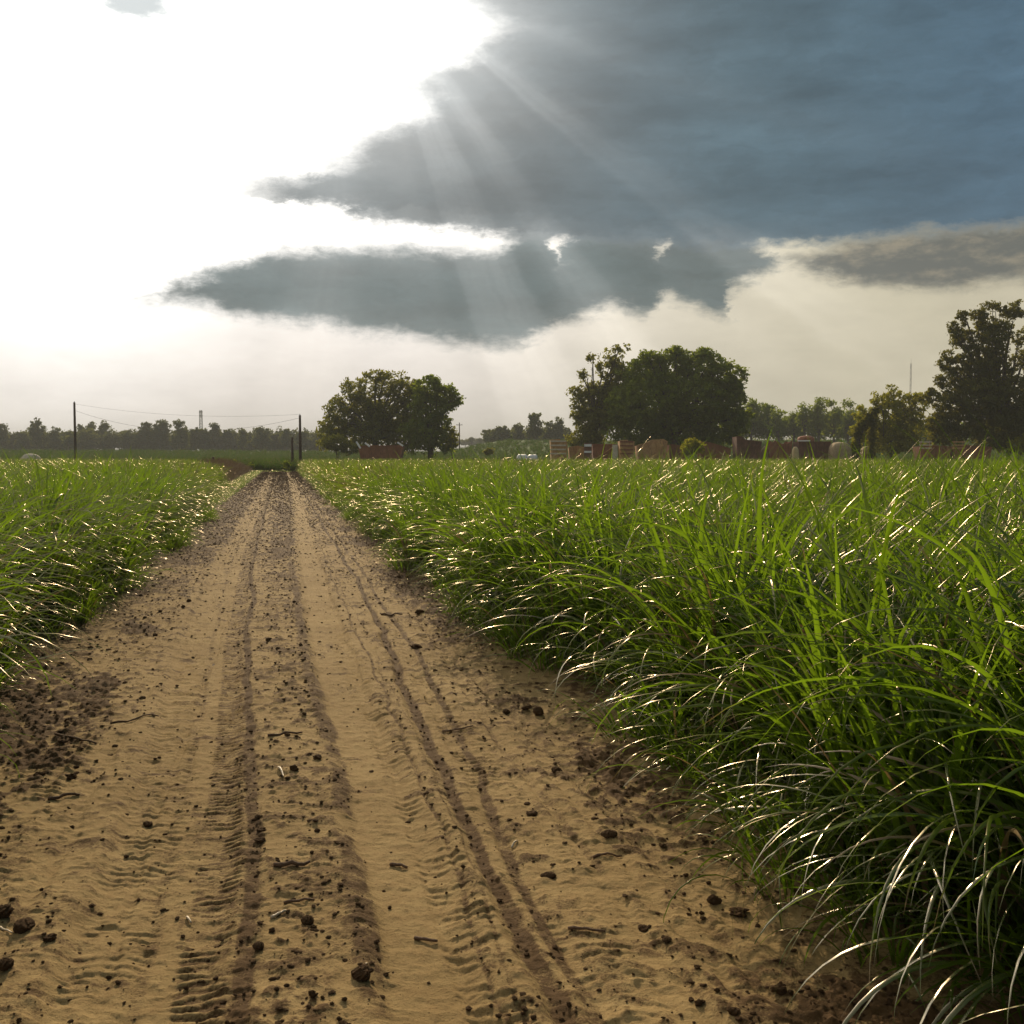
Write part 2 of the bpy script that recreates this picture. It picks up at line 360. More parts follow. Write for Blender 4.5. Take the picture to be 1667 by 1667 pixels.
hgt -= .07*smooth(np.abs(U), 2.3, 2.9)
hgt *= 1-.5*smooth(Yg, 40, 110)
Xr = U/math.cos(math.atan(.2255))+ROADC(Yg)
rm = gridmesh('dirt_road', Xr, Yg, hgt, {'dark': np.clip(dk, 0, 1).ravel(), 'rub': rubble.ravel(), 'smo': np.maximum(rutL, rutR).ravel()})
m_rd, g, out = material('sandy_dirt')
co = g.new('ShaderNodeTexCoord').outputs['Object']
A = lambda n: g.new('ShaderNodeAttribute', attribute_name=n).outputs['Fac']
na = g.noise(co, .9, 5, .6); nb_ = g.noise(co, 14, 6, .65); nc = g.noise(co, 90, 4, .7); ng = g.noise(co, 380, 2, .6)
sand = g.mix(g.mr(na, .35, .65), (.292, .200, .080), (.372, .262, .112))
sand = g.mix(g.mr(nb_, .3, .75, 0, .55), sand, (.24, .148, .058))
sand = g.mix(g.mr(nc, .54, .68, 0, .6), sand, (.15, .085, .03))
sand = g.mix(g.mr(ng, .55, .75, 0, .35), sand, (.42, .30, .14))
dark = g.mix(nb_, (.062, .034, .014), (.13, .075, .030))
dsum = g.m('ADD', A('dark'), g.m('ADD', g.m('MULTIPLY', g.m('SUBTRACT', nc, .5), 1.1), g.m('MULTIPLY', g.m('SUBTRACT', nb_, .5), .9)))
c = g.mix(g.mr(dsum, .18, .72), sand, dark)
hb = g.m('ADD', g.m('MULTIPLY', nb_, .6), g.m('ADD', g.m('MULTIPLY', nc, .60), g.m('MULTIPLY', ng, .26)))
principled(g, out, c, .92, .12, 0, g.bump(hb, .75, .02))
rd = link('dirt_road', rm, m_rd); tag(rd, 'sandy farm track with tyre ruts between the two cane fields', 'dirt road', kind='structure')

def road_z(X, Y):
    """height of the built road under a point"""
    u = (X-ROADC(Y))*math.cos(math.atan(.2255))
    i = int(np.clip(np.searchsorted(yr, Y), 1, len(yr)-1)); j = int(np.clip(np.searchsorted(uu, u), 1, len(uu)-1))
    return float(hgt[i, j])

# ------------------------------------------------------------------ grass (cane leaves)
def leaf_mat(name, c_lo, c_hi, c_tr, c_base, gloss=.1, rough=.28, trans=.5):
    m, g, out = material(name)
    at_t = g.new('ShaderNodeAttribute', attribute_name='t').outputs['Fac']
    at_k = g.new('ShaderNodeAttribute', attribute_name='tint').outputs['Fac']
    rnd = g.new('ShaderNodeObjectInfo').outputs['Random']
    k = g.m('ADD', g.m('MULTIPLY', at_k, .65), g.m('MULTIPLY', rnd, .35))
    c = g.mix(k, c_lo, c_hi); tr = g.mix(k, tuple(x*.7 for x in c_tr), tuple(x*1.15 for x in c_tr))
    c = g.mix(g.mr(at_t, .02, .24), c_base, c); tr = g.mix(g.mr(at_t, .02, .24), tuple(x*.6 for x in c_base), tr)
    dead = g.m('MAXIMUM', g.mr(at_k, .94, .95), g.m('MULTIPLY', g.mr(at_t, .88, .97), g.mr(at_k, .55, .62))); c = g.mix(dead, c, (.22, .16, .08)); tr = g.mix(dead, tr, (.16, .11, .04))
    d = g.new('ShaderNodeBsdfDiffuse'); t = g.new('ShaderNodeBsdfTranslucent'); gl = g.new('ShaderNodeBsdfGlossy')
    g.put(d.inputs[0], c); g.put(t.inputs[0], tr); gl.inputs['Roughness'].default_value = rough; gl.inputs[0].default_value = (1, .85, .66, 1)
    m1_ = g.new('ShaderNodeMixShader'); m1_.inputs[0].default_value = trans; g.nt.links.new(d.outputs[0], m1_.inputs[1]); g.nt.links.new(t.outputs[0], m1_.inputs[2])
    m2_ = g.new('ShaderNodeMixShader'); fr = g.new('ShaderNodeFresnel'); fr.inputs[0].default_value = 1.35; g.put(m2_.inputs[0], g.m('ADD', gloss, g.m('MULTIPLY', fr.outputs[0], gloss*2.2)))
    g.nt.links.new(m1_.outputs[0], m2_.inputs[1]); g.nt.links.new(gl.outputs[0], m2_.inputs[2]); g.nt.links.new(m2_.outputs[0], out.inputs[0])
    return m
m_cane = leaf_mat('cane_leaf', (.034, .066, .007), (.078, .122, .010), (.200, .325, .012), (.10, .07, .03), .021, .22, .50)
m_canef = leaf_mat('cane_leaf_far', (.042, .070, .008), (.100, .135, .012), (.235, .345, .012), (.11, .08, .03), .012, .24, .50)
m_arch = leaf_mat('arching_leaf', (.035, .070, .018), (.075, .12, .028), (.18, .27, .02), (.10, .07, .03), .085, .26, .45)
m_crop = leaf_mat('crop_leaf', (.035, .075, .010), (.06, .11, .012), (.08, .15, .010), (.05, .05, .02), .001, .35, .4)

def blades(n, seed, Lr, Wr, bendr, lean0, radius, segs, fold=True, hemi=None, stem=.0):
    """tuft of arching blades; returns V,F,t,tint"""
    r = np.random.default_rng(seed); V = []; F = []; T = []; K = []; base = 0
    for b in range(n):
        a = r.uniform(0, 2*math.pi); rr = radius*math.sqrt(r.uniform()); p = np.array([math.cos(a)*rr, math.sin(a)*rr, r.uniform(0, stem)])
        yaw = a+r.normal(0, .9) if rr > .03 else r.uniform(0, 2*math.pi)
        L_ = r.uniform(*Lr)*(1.15 if r.uniform() < .08 else 1); W_ = r.uniform(*Wr); th = abs(r.normal(0, lean0)); bend = r.uniform(*bendr); pw = r.uniform(1.3, 2.4)
        dirv = np.array([math.cos(yaw), math.sin(yaw), 0]); side = np.array([-math.sin(yaw), math.cos(yaw), 0])
        tw = r.normal(0, .5); sway = r.normal(0, .25); q = p.copy(); ds = L_/segs; k = r.uniform()
        rows = []
        for i in range(segs+1):
            t = i/segs; an = th+bend*t**pw
            tang = dirv*math.sin(an)+np.array([0, 0, math.cos(an)])+side*sway*t*.5; tang /= np.linalg.norm(tang)
            if i: q = q+tang*ds
            sd = side*math.cos(tw*t)+np.cross(tang, side)*math.sin(tw*t)
            nrm_ = np.cross(sd, tang)
            wd = W_*min(1, .45+t*2.5)*(1-max(0, (t-.35)/.65)**1.6)+.0006
            if fold: rows.append((q-sd*wd/2+nrm_*wd*.18, q, q+sd*wd/2+nrm_*wd*.18))
            else: rows.append((q-sd*wd/2, q+sd*wd/2))
            T += [t]*len(rows[-1]); K += [k]*len(rows[-1])
        c = len(rows[0])
        for row in rows: V += [tuple(x) for x in row]
        for i in range(segs):
            for j in range(c-1):
                o = base+i*c+j; F.append((o, o+1, o+1+c, o+c))
        base += c*(segs+1)
    return np.array(V), np.array(F), T, K
def tuft_collection(name, specs, mat):
    col_ = bpy.data.collections.new(name)
    for i, s in enumerate(specs):
        V, F, T, K = blades(**s); me = np_mesh(name, V, F, {'t': T, 'tint': K}, True); me.materials.append(mat)
        o = bpy.data.objects.new(name+'_%02d' % i, me); col_.objects.link(o)
    return col_
tall = [dict(n=40, seed=100+i, Lr=(1.15, 1.95), Wr=(.017, .034), bendr=(.9, 2.6), lean0=.20, radius=.16, segs=15, stem=.30) for i in range(7)]
tall += [dict(n=34, seed=150+i, Lr=(1.2, 1.75), Wr=(.020, .036), bendr=(.3, 1.5), lean0=.14, radius=.12, segs=11, stem=.25) for i in range(3)]
mid_ = [dict(n=30, seed=200+i, Lr=(.4, 1.05), Wr=(.011, .023), bendr=(1.0, 2.6), lean0=.35, radius=.16, segs=12, stem=.05) for i in range(6)]
farb = [dict(n=30, seed=300+i, Lr=(1.15, 1.85), Wr=(.018, .036), bendr=(.8, 2.4), lean0=.20, radius=.20, segs=6, fold=False, stem=.35) for i in range(5)]
C_tall = tuft_collection('cane_tuft', tall, m_cane); C_edge = tuft_collection('edge_tuft', mid_, m_cane); C_far = tuft_collection('far_tuft', farb, m_canef); C_crop = tuft_collection('crop_tuft', farb, m_crop)

def scatter(name, P, R, S, coll, label, cat, group=None):
    n = len(P); me = bpy.data.meshes.new(name); me.vertices.add(n); me.vertices.foreach_set('co', np.asarray(P, np.float32).ravel())
    a = me.attributes.new('rot', 'FLOAT_VECTOR', 'POINT'); a.data.foreach_set('vector', np.asarray(R, np.float32).ravel())
    a = me.attributes.new('scl', 'FLOAT_VECTOR', 'POINT'); a.data.foreach_set('vector', np.asarray(S, np.float32).ravel())
    a = me.attributes.new('pick', 'INT', 'POINT'); a.data.foreach_set('value', RNG.integers(0, 1000, n).astype(np.int32))
    o = link(name, me); ng_ = bpy.data.node_groups.new(name, 'GeometryNodeTree')
    ng_.interface.new_socket('Geometry', in_out='INPUT', socket_type='NodeSocketGeometry'); ng_.interface.new_socket('Geometry', in_out='OUTPUT', socket_type='NodeSocketGeometry')
    nn = ng_.nodes; gi = nn.new('NodeGroupInput'); go = nn.new('NodeGroupOutput'); ip = nn.new('GeometryNodeInstanceOnPoints')
    ci = nn.new('GeometryNodeCollectionInfo'); ci.inputs['Collection'].default_value = coll; ci.inputs['Separate Children'].default_value = True; ci.inputs['Reset Children'].default_value = True
    def attr(nm, t):
        q = nn.new('GeometryNodeInputNamedAttribute'); q.data_type = t; q.inputs['Name'].default_value = nm; return q.outputs['Attribute']
    e2r = nn.new('FunctionNodeEulerToRotation'); lk = ng_.links
    lk.new(gi.outputs[0], ip.inputs['Points']); lk.new(ci.outputs[0], ip.inputs['Instance']); ip.inputs['Pick Instance'].default_value = True
    lk.new(attr('pick', 'INT'), ip.inputs['Instance Index']); lk.new(attr('rot', 'FLOAT_VECTOR'), e2r.inputs[0]); lk.new(e2r.outputs[0], ip.inputs['Rotation'])
    lk.new(attr('scl', 'FLOAT_VECTOR'), ip.inputs['Scale']); lk.new(ip.outputs[0], go.inputs[0])
    md = o.modifiers.new('scatter', 'NODES'); md.node_group = ng_
    return tag(o, label, cat, group, 'stuff')

def field(u0, u1, Y0, Y1, sp0, grow=0.0):
    """jittered points in road coordinates, spacing grows with distance; returns X,Y,u"""
    out_ = []; Y = Y0
    while Y < Y1:
        sp = sp0*(1+grow*max(Y, 0)); lo = u0(Y) if callable(u0) else u0; hi = u1(Y) if callable(u1) else u1
        n = max(0, int((hi-lo)/sp))
        if n:
            u = lo+(np.arange(n)+.5+RNG.uniform(-.45, .45, n))*sp; yy = Y+RNG.uniform(-.45, .45, n)*sp
            out_.append(np.stack([u, yy], 1))
        Y += sp
    A_ = np.concatenate(out_); u = A_[:, 0]; Y = A_[:, 1]; return u*1.025+ROADC(Y), Y, u
def edge_r(Y): return 1.96+.20*(1-float(smooth(np.array(Y), 4, 14)))+.16*math.sin(Y*1.1)+.12*math.sin(Y*2.7+1)
def edge_l(Y): return -2.05-.14*math.sin(Y*.9)-.10*math.sin(Y*2.3)-(.9*float(smooth(np.array(Y), 25, 50)))-max(0, Y-55)*.10
def mk(X, Y, u, kind, side):
    n = len(X); big = fbm(X*.35, Y*.35, 3, 5); fy = smooth(Y, 10, 40); hs = .80+.30*big*(1-fy)+.155*fy+RNG.normal(0, .05, n)*(1-.6*fy)-.05*smooth(Y, 5, 9)
    if side > 0: de = u-np.array([edge_r(y) for y in Y])
    else: de = np.array([edge_l(y) for y in Y])-u
    hs *= .76+.24*smooth(de, 0, .7)
    lean = (.02+.10*(1-smooth(de, 0, .9)))
    P = np.stack([X, Y, np.full(n, -.05)], 1)
    rz = RNG.uniform(0, 2*math.pi, n)
    R = np.zeros((n, 3)); R[:, 2] = rz
    # lean towards the road: world-space tilt about Y axis applied after yaw (XYZ euler => z last); approximate by decomposing
    tx = -side*lean  # lean direction along X
    R[:, 0] = -tx*np.sin(-rz)*1.0; R[:, 1] = tx*np.cos(-rz)
    R[:, :2] += RNG.normal(0, .06, (n, 2))
    S = np.stack([hs*RNG.uniform(.9, 1.15, n)]*2+[hs], 1)
    return P, R, S
def cone(X, Y, marg=1.5): return (np.abs(X) < .62*np.maximum(Y, 0)+marg+1.5)
for side, nm in ((1, 'right'), (-1, 'left')):
    e = edge_r if side > 0 else edge_l
    # near & mid
    P_, R_, S_ = [], [], []
    X, Y, u = field((lambda y: e(y)+.15) if side > 0 else (lambda y: -16), (lambda y: 18) if side > 0 else (lambda y: e(y)-.15), .6, 26, .27, .006)
    k = cone(X, Y); a = mk(X[k], Y[k], u[k], 0, side)
    lab = {1: 'tall arching green cane leaves filling the field right of the track', -1: 'tall arching green cane leaves filling the field left of the track'}[side]
    scatter('cane_leaves', *a, C_tall, lab+', nearest rows', 'cane crop')
    X, Y, u = field((lambda y: e(y)-.10) if side > 0 else (lambda y: e(y)-.75), (lambda y: e(y)+.75) if side > 0 else (lambda y: e(y)+.10), .6, 108, .21, .012)
    k = cone(X, Y); a = mk(X[k], Y[k], u[k], 0, side)
    scatter('edge_grass', *a, C_edge, {1: 'low drooping grass along the right edge of the track', -1: 'low drooping grass along the left edge of the track'}[side], 'grass')
    X, Y, u = field((lambda y: e(y)+.25) if side > 0 else (lambda y: -.62*y-3+.2255*y-4), (lambda y: .62*y+3+.2255*y+4) if side > 0 else (lambda y: e(y)-.25), 25, 113, .34, .012)
    k = cone(X, Y); a = mk(X[k], Y[k], u[k], 0, side)
    scatter('cane_leaves', *a, C_far, {1: 'green cane canopy of the right field farther off towards the rusty wagons', -1: 'green cane canopy of the left field farther off towards the poles'}[side], 'cane crop')
C_arch = tuft_collection('arching_tuft', [dict(n=26, seed=700+i, Lr=(1.15, 1.75), Wr=(.018, .032), bendr=(1.3, 2.5), lean0=.35, radius=.12, segs=18, stem=.15) for i in range(4)], m_arch)
PA = [(1.78, 3.0), (1.95, 3.15), (1.85, 3.4), (2.05, 2.95), (1.75, 3.7), (1.9, 3.55), (2.15, 3.3), (2.05, 3.35), (2.35, 3.7), (1.95, 3.9), (2.3, 4.3), (1.75, 4.5), (2.5, 3.2), (2.1, 4.9), (1.6, 5.3), (2.75, 3.9), (1.3, 6.3), (.9, 7.4), (.55, 9.0), (2.9, 4.8), (2.6, 5.6)]
na_ = len(PA); RA = np.zeros((na_, 3)); RA[:, 2] = RNG.uniform(0, 6.28, na_); RA[:, 0] = .38*np.sin(-RA[:, 2]); RA[:, 1] = -.38*np.cos(-RA[:, 2])
scatter('arching_leaves', [(x, y, -.03) for x, y in PA], RA, [(RNG.uniform(.75, .95),)*3 for _ in PA], C_arch, 'broad pale arching cane leaves hanging out over the near right track edge', 'cane crop')
# far crop beyond the track
Xf = RNG.uniform(-1, 1, 26000); Yf = 109+RNG.uniform(0, 1, 26000)**1.3*183; Xf = Xf*(.55*Yf+5)
nf_ = len(Xf); kk = RNG.uniform(.55, .95, nf_)
Pf = np.stack([Xf, Yf, terr(Xf, Yf)-.05], 1); Rf = np.zeros((nf_, 3)); Rf[:, 2] = RNG.uniform(0, 6.28, nf_); Sf = np.stack([kk*1.5, kk*1.5, kk], 1)
scatter('far_crop', Pf, Rf, Sf, C_crop, 'dark green crop field beyond the end of the track', 'crop')

# dead weeds bank
m_dead = leaf_mat('dead_weed', (.10, .070, .044), (.17, .12, .075), (.10, .065, .03), (.08, .05, .03), .02, .5, .3)
C_dead = tuft_collection('dead_tuft', [dict(n=60, seed=400+i, Lr=(.4, 1.2), Wr=(.008, .02), bendr=(.1, 1.3), lean0=.4, radius=.3, segs=4, fold=False) for i in range(3)], m_dead)
u_ = RNG.uniform(-8.5, -3.2, 5200); Y_ = RNG.uniform(57, 106, 5200); k = u_ > np.array([edge_l(y)+.2 for y in Y_]); u_, Y_ = u_[k], Y_[k]; X_ = u_*1.025+ROADC(Y_)
n = len(X_); Rw = np.zeros((n, 3)); Rw[:, 2] = RNG.uniform(0, 6.28, n); kk = RNG.uniform(.8, 1.45, n)*(.55+.45*smooth(-u_, 3.2, 5))
scatter('dead_weeds', np.stack([X_, Y_, np.full(n, -.05)], 1), Rw, np.stack([kk, kk, kk], 1), C_dead, 'bank of brown dead weeds left of the far end of the track', 'weeds')
u_ = RNG.uniform(-4.2, -2.0, 3000); Y_ = RNG.uniform(34, 109, 3000); X_ = u_*1.025+ROADC(Y_); 
X_ = np.concatenate([X_, RNG.uniform(-3.2, 2.2, 260)*1.025+ROADC(109.0)]); Y_ = np.concatenate([Y_, 114-RNG.uniform(0, 1, 260)**1.7*11]); n = len(X_)
Rw = np.zeros((n, 3)); Rw[:, 2] = RNG.uniform(0, 6.28, n); kk = RNG.uniform(.10, .34, n)
scatter('verge_grass', np.stack([X_, Y_, np.full(n, -.02)], 1), Rw, np.stack([kk*1.6, kk*1.6, kk], 1), C_edge, 'short yellow green grass strip below the brown dead weeds', 'grass')

# ------------------------------------------------------------------ clods & crumbs
m_clod, g, out = material('dark_clod')
co = g.new('ShaderNodeTexCoord').outputs['Object']; a = g.noise(co, 30, 6, .7)
principled(g, out, g.mix(a, (.055, .028, .012), (.16, .092, .042)), .95, .1, 0, g.bump(a, .9, .01))
def clod_mesh(seed):
    import bmesh
    r = random.Random(seed); bm = bmesh.new(); bmesh.ops.create_icosphere(bm, subdivisions=4, radius=1)
    sx, sy, sz = r.uniform(.85, 1.25), r.uniform(.75, 1.1), r.uniform(.5, .8)
    for v in bm.verts:
        c = v.co; q = float(fbm(np.array(c.x*1.7+seed*3+c.z), np.array(c.y*1.7+c.z*1.3), 4, seed))*.9+float(fbm(np.array(c.x*4+seed+c.z*2), np.array(c.y*4+c.z*3.1), 3, 3))*.55
        k = .25+q*.95; v.co = Vector((c.x*sx*k, c.y*sy*k, c.z*sz*k))
    zmin = min(v.co.z for v in bm.verts)
    for v in bm.verts: v.co.z -= zmin*.75
    me = bpy.data.meshes.new('dirt_clod'); bm.to_mesh(me); bm.free(); me.materials.append(m_clod); return me
clods = [clod_mesh(i) for i in range(8)]
def clod(X, Y, r, label, group=None, name='dirt_clod'):
    o = bpy.data.objects.new(name, random.choice(clods)); COL.objects.link(o)
    o.location = (X, Y, road_z(X, Y)-.22*r); o.rotation_euler = (0, 0, random.uniform(0, 6.28)); o.scale = (r, r*random.uniform(.85, 1.1), r*random.uniform(.8, 1.05))
    return tag(o, label, 'clod', group)
for px, py, wpx, lab in (
    (1397, 1641, 26, 'dark earth clod lying alone at the bottom edge right of the ruts'),
    (1162, 1466, 24, 'dark upright clod beside its flatter twin by the grass shadows'),
    (1203, 1484, 27, 'flatter brown clod just right of the upright dark one by the grass'),
    (1268, 1612, 22, 'dark clod in the leaf shadows at the lower right of the track'),
    (992, 1359, 22, 'round dark clod touching the tip of a fallen grass blade'),
    (893, 1417, 20, 'small domed clod between the wheel tracks right of centre'),
    (501, 1499, 24, 'round dark clod on the pale centre strip of the track'),
    (421, 1540, 21, 'brown rounded clod at the inner edge of the wide left rut'),
    (8, 1578, 28, 'large dark clod cut off by the left edge of the picture'),
    (40, 1510, 30, 'broad brown clod near a dry straw at the lower left'),
    (6, 1488, 30, 'dark clod at the far left touching the picture edge above a straw'),
    (82, 1530, 22, 'small flat dark clod right of the broad brown one at lower left'),
    (876, 1161, 20, 'reddish clod near the right grass edge halfway up the track'),
    (824, 1156, 15, 'smaller clod left of the reddish one near the grass edge'),
    (905, 1253, 17, 'flattened dark clod on the pale sand below the reddish one'),
    (590, 1588, 34, 'dark crumbly lump with a pale straw stuck on top'),
    (64, 1261, 18, 'domed clod on the cloddy left side under a short shadow'),
    (117, 1263, 18, 'angular dark clod in the middle of the cloddy left side'),
    (112, 1171, 18, 'red brown clod standing up near the upper left grass'),
    (678, 1052, 17, 'wide dark clod on the sand between right hand tracks'),
    (683, 994, 16, 'dark clod close to the right grass edge in the middle distance'),
    (240, 1325, 16, 'lone dark clod beside the left lug prints')):
    p = ongr(px, py+3); clod(p.x, p.y, wpx/FPX*math.hypot(p.y, H)*.46, lab)
LV = 'small dark earth clod strewn on the rough left side of the track'
RV = 'small dark earth clod strewn between the right ruts and the grass'
CV = 'small dark earth clod on the strip between the two wheel ruts'
cnt = 0
while cnt < 180:
    Y = 2.9+random.random()**1.6*13; z = random.random()
    if z < .52: u = random.uniform(-2.0, -.98); lab, gp = LV, 'clods on the left side'
    elif z < .82: u = random.uniform(1.05, 1.85); lab, gp = RV, 'clods on the right side'
    else: u = random.uniform(-.18, .18); lab, gp = CV, 'clods on the centre strip'
    X = u*1.025+ROADC(Y)
    if abs(X) > .52*Y+.1: continue
    clod(X, Y, random.choice((.008, .010, .012, .015, .021))*random.uniform(.8, 1.15)*(1+.02*Y), lab, gp); cnt += 1
# crumbs: uncountable
C_cr = bpy.data.collections.new('crumb_kinds')
for i, me in enumerate(clods[:5]):
    o = bpy.data.objects.new('crumb_%d' % i, me); C_cr.objects.link(o)
Pc = []; Sc_ = []
while len(Pc) < 34000:
    Y = 2.6+random.random()**1.8*109; u = random.uniform(-2.0, 1.9)
    i = int(np.clip(np.searchsorted(yr, Y), 1, len(yr)-1)); j = int(np.clip(np.searchsorted(uu, u), 1, len(uu)-1))
    if random.random() > .04+.5*rubble[i, j]+1.1*dk[i, j]: continue
    X = u*1.025+ROADC(Y); s = random.choice((.002, .003, .003, .004, .005, .006, .009))*(1+.05*Y)
    Pc.append((X, Y, hgt[i, j]-.1*s)); Sc_.append((s, s*random.uniform(.6, 1), s*.8))
Rc = np.zeros((len(Pc), 3)); Rc[:, 2] = RNG.uniform(0, 6.28, len(Pc))
scatter('soil_crumbs', Pc, Rc, Sc_, C_cr, 'fine dark soil crumbs sprinkled over the sandy track', 'soil crumbs')

# twigs & straws
m_tw = worn('dry_stalk', (.10, .055, .03), (.17, .10, .055), None, 20, .8)
m_st = worn('pale_straw', (.50, .38, .24), (.62, .50, .33), None, 20, .45, spec=.5)
def twig(x0, y0, x1, y1, r, mat, label, name='dry_twig', cat='twig', bend=.1, knots=0):
    bsg = random.uniform(-.7, .7); a = ongr(x0, y0); b = ongr(x1, y1); n = 7; pts = []; d = b-a; per = Vector((-d.y, d.x, 0))
    for i in range(n):
        t = i/(n-1); p = a+d*t+per*bend*bsg*math.sin(t*math.pi)
        p.z = road_z(p.x, p.y)+r*.8+.004*math.sin(t*3.1); pts.append(p)
    o = a.copy(); mb = MB().tube([p-o for p in pts], [r*(1-.4*i/(n-1))*(1.15 if i % 2 else 1) for i in range(n)], 7)
    q = mb.build(name, mat, None, True); q.location = o; return tag(q, label, cat)
for args in (
    ((441, 1494, 466, 1484), .006, m_st, 'short pale straw stub on the centre strip above the round clod', 'straw', 'straw'),
    ((453, 1253, 461, 1266), .006, m_st, 'glinting pale chip leaning on a small clod at the centre strip', 'straw_chip', 'straw'),
    ((304, 1478, 311, 1488), .005, m_st, 'tiny bright straw chip lying inside the wide left rut', 'straw_chip', 'straw'),
    ((583, 1590, 598, 1572), .004, m_st, 'pale straw standing out of the crumbly lump at the bottom', 'straw', 'straw'),
    ((0, 1508, 20, 1518), .004, m_st, 'thin pale straw at the left picture edge among clods', 'straw', 'straw'),
    ((833, 1372, 843, 1366), .005, m_st, 'bright straw chip against a brown clod right of centre', 'straw_chip', 'straw'),
    ((436, 1199, 492, 1192), .008, m_tw, 'long brown stalk lying crossways on the centre strip', 'dry_stalk', 'stalk'),
    ((446, 1412, 505, 1408), .010, m_tw, 'thick dark stalk lying crossways just left of centre', 'dry_stalk', 'stalk'),
    ((462, 1470, 512, 1466), .006, m_tw, 'thin dark stalk with a kink above the pale straw stub', 'dry_stalk', 'stalk'),
    ((965, 1394, 1012, 1390), .006, m_tw, 'straight brown stalk on the sand near the fallen blade', 'dry_stalk', 'stalk'),
    ((925, 1508, 985, 1515), .006, m_tw, 'thin brown stalk crossing the sand right of the lug track', 'dry_stalk', 'stalk'),
    ((635, 1396, 663, 1400), .008, m_tw, 'short dark stalk piece in the middle of the right rut', 'dry_stalk', 'stalk'),
    ((720, 1186, 770, 1184), .005, m_tw, 'thin red brown stalk lying across the right hand tracks', 'dry_stalk', 'stalk'),
    ((90, 1202, 157, 1212), .008, m_tw, 'curved brown stalk on the cloddy left side of the track', 'dry_stalk', 'stalk'),
    ((180, 1180, 258, 1162), .006, m_tw, 'long bent brown stem reaching towards the left rut', 'dry_stalk', 'stalk'),
    ((78, 1302, 130, 1296), .009, m_tw, 'dark curved stalk half sunk in sand at the left', 'dry_stalk', 'stalk'),
    ((675, 1512, 712, 1519), .007, m_tw, 'short dark stalk in the crosswise lug prints near the bottom', 'dry_stalk', 'stalk'),
    ((620, 1000, 655, 1001), .010, m_tw, 'dark straight stalk lying far up the right rut', 'dry_stalk', 'stalk')):
    twig(*args[0], args[1], args[2], args[3], args[4], args[5])

# ------------------------------------------------------------------ trees
def foliage_mat(name, a, b, tr, ttr=.45):
    m, g, out = material(name)
    k = g.new('ShaderNodeAttribute', attribute_name='tint').outputs['Fac']
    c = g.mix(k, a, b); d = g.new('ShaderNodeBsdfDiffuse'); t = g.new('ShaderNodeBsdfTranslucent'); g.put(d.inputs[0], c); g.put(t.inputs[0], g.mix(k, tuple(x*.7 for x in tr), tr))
    mx = g.new('ShaderNodeMixShader'); mx.inputs[0].default_value = ttr
    g.nt.links.new(d.outputs[0], mx.inputs[1]); g.nt.links.new(t.outputs[0], mx.inputs[2]); g.nt.links.new(mx.outputs[0], out.inputs[0]); return m
m_bark = worn('bark', (.05, .038, .028), (.09, .07, .05), None, 2, .95)
M_OLIVE = foliage_mat('olive_foliage', (.095, .105, .024), (.185, .185, .040), (.32, .31, .035))
M_GREEN = foliage_mat('green_foliage', (.085, .115, .016), (.17, .21, .030), (.30, .36, .022))
M_DARK = foliage_mat('dark_foliage', (.045, .062, .016), (.105, .115, .026), (.22, .20, .02))
M_YEL = foliage_mat('yellow_green_foliage', (.11, .12, .010), (.24, .23, .018), (.42, .40, .02), .45)
M_FAR = foliage_mat('far_foliage', (.036, .060, .022), (.08, .11, .032), (.15, .16, .03))
def crown(lobes, seed, per_m3, leaf, mat, parent, name='crown', cl_r=.55, hollow=.5, ncl=None):
    """lobes: (x,y,z,rx,ry,rz,density) in local metres"""
    r = np.random.default_rng(seed); Cs = []; Rr = []; Tn = []
    for (x, y, z, rx, ry, rz, dn) in lobes:
        area = (rx*ry*rz)**(2/3)*12.6; n = max(4, int(area*per_m3*dn))
        d = r.normal(size=(n, 3)); d /= np.linalg.norm(d, axis=1)[:, None]
        rad_ = r.uniform(hollow**3, 1, n)**(1/3)*(.80+.45*(r.uniform(size=n)**2)); p = d*rad_[:, None]*np.array([rx, ry, rz])+np.array([x, y, z])
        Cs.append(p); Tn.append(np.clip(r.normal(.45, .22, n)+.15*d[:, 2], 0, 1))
    Cs = np.concatenate(Cs); Tn = np.concatenate(Tn)
    M = ncl or 16
    n = len(Cs); P = np.repeat(Cs, M, 0); cr_ = r.uniform(.5, 1.25, n)*cl_r; sc_ = np.repeat(cr_, M)
    d = r.normal(size=(n*M, 3)); d /= np.linalg.norm(d, axis=1)[:, None]+1e-6
    P = P+d*(r.uniform(0, 1, n*M)**(1/2.2)*sc_)[:, None]*np.array([1.1, 1.1, .75])
    u = r.normal(size=(n*M, 3)); u /= np.linalg.norm(u, axis=1)[:, None]; v = np.cross(u, r.normal(size=(n*M, 3))); v /= np.linalg.norm(v, axis=1)[:, None]+1e-6
    s = (leaf*r.uniform(.6, 1.3, n*M))[:, None]; u = u*s*.62; v = v*s*.36
    V = np.stack([P-u, P+v*.9-u*.1, P+u, P-v*.9-u*.1], 1).reshape(-1, 3); F = np.arange(len(V)).reshape(-1, 4)
    tint = np.repeat(np.clip(np.repeat(Tn, M)+r.normal(0, .12, n*M), 0, 1), 4)
    return link(name, np_mesh(name, V, F, {'tint': tint}), mat, parent)
def px_lobes(base, D, L, depth=.8, dens=1.0):
    out_ = []
    for q in L:
        px, py, rx, ry = q[:4]; dn = q[4] if len(q) > 4 else dens; dy = q[5] if len(q) > 5 else random.uniform(-.25, .25)
        k = D/FPX; p = at(px, py, D)-base; out_.append((p.x, dy*rx*k*2, p.z, rx*k, rx*k*depth, ry*k, dn))
    return out_
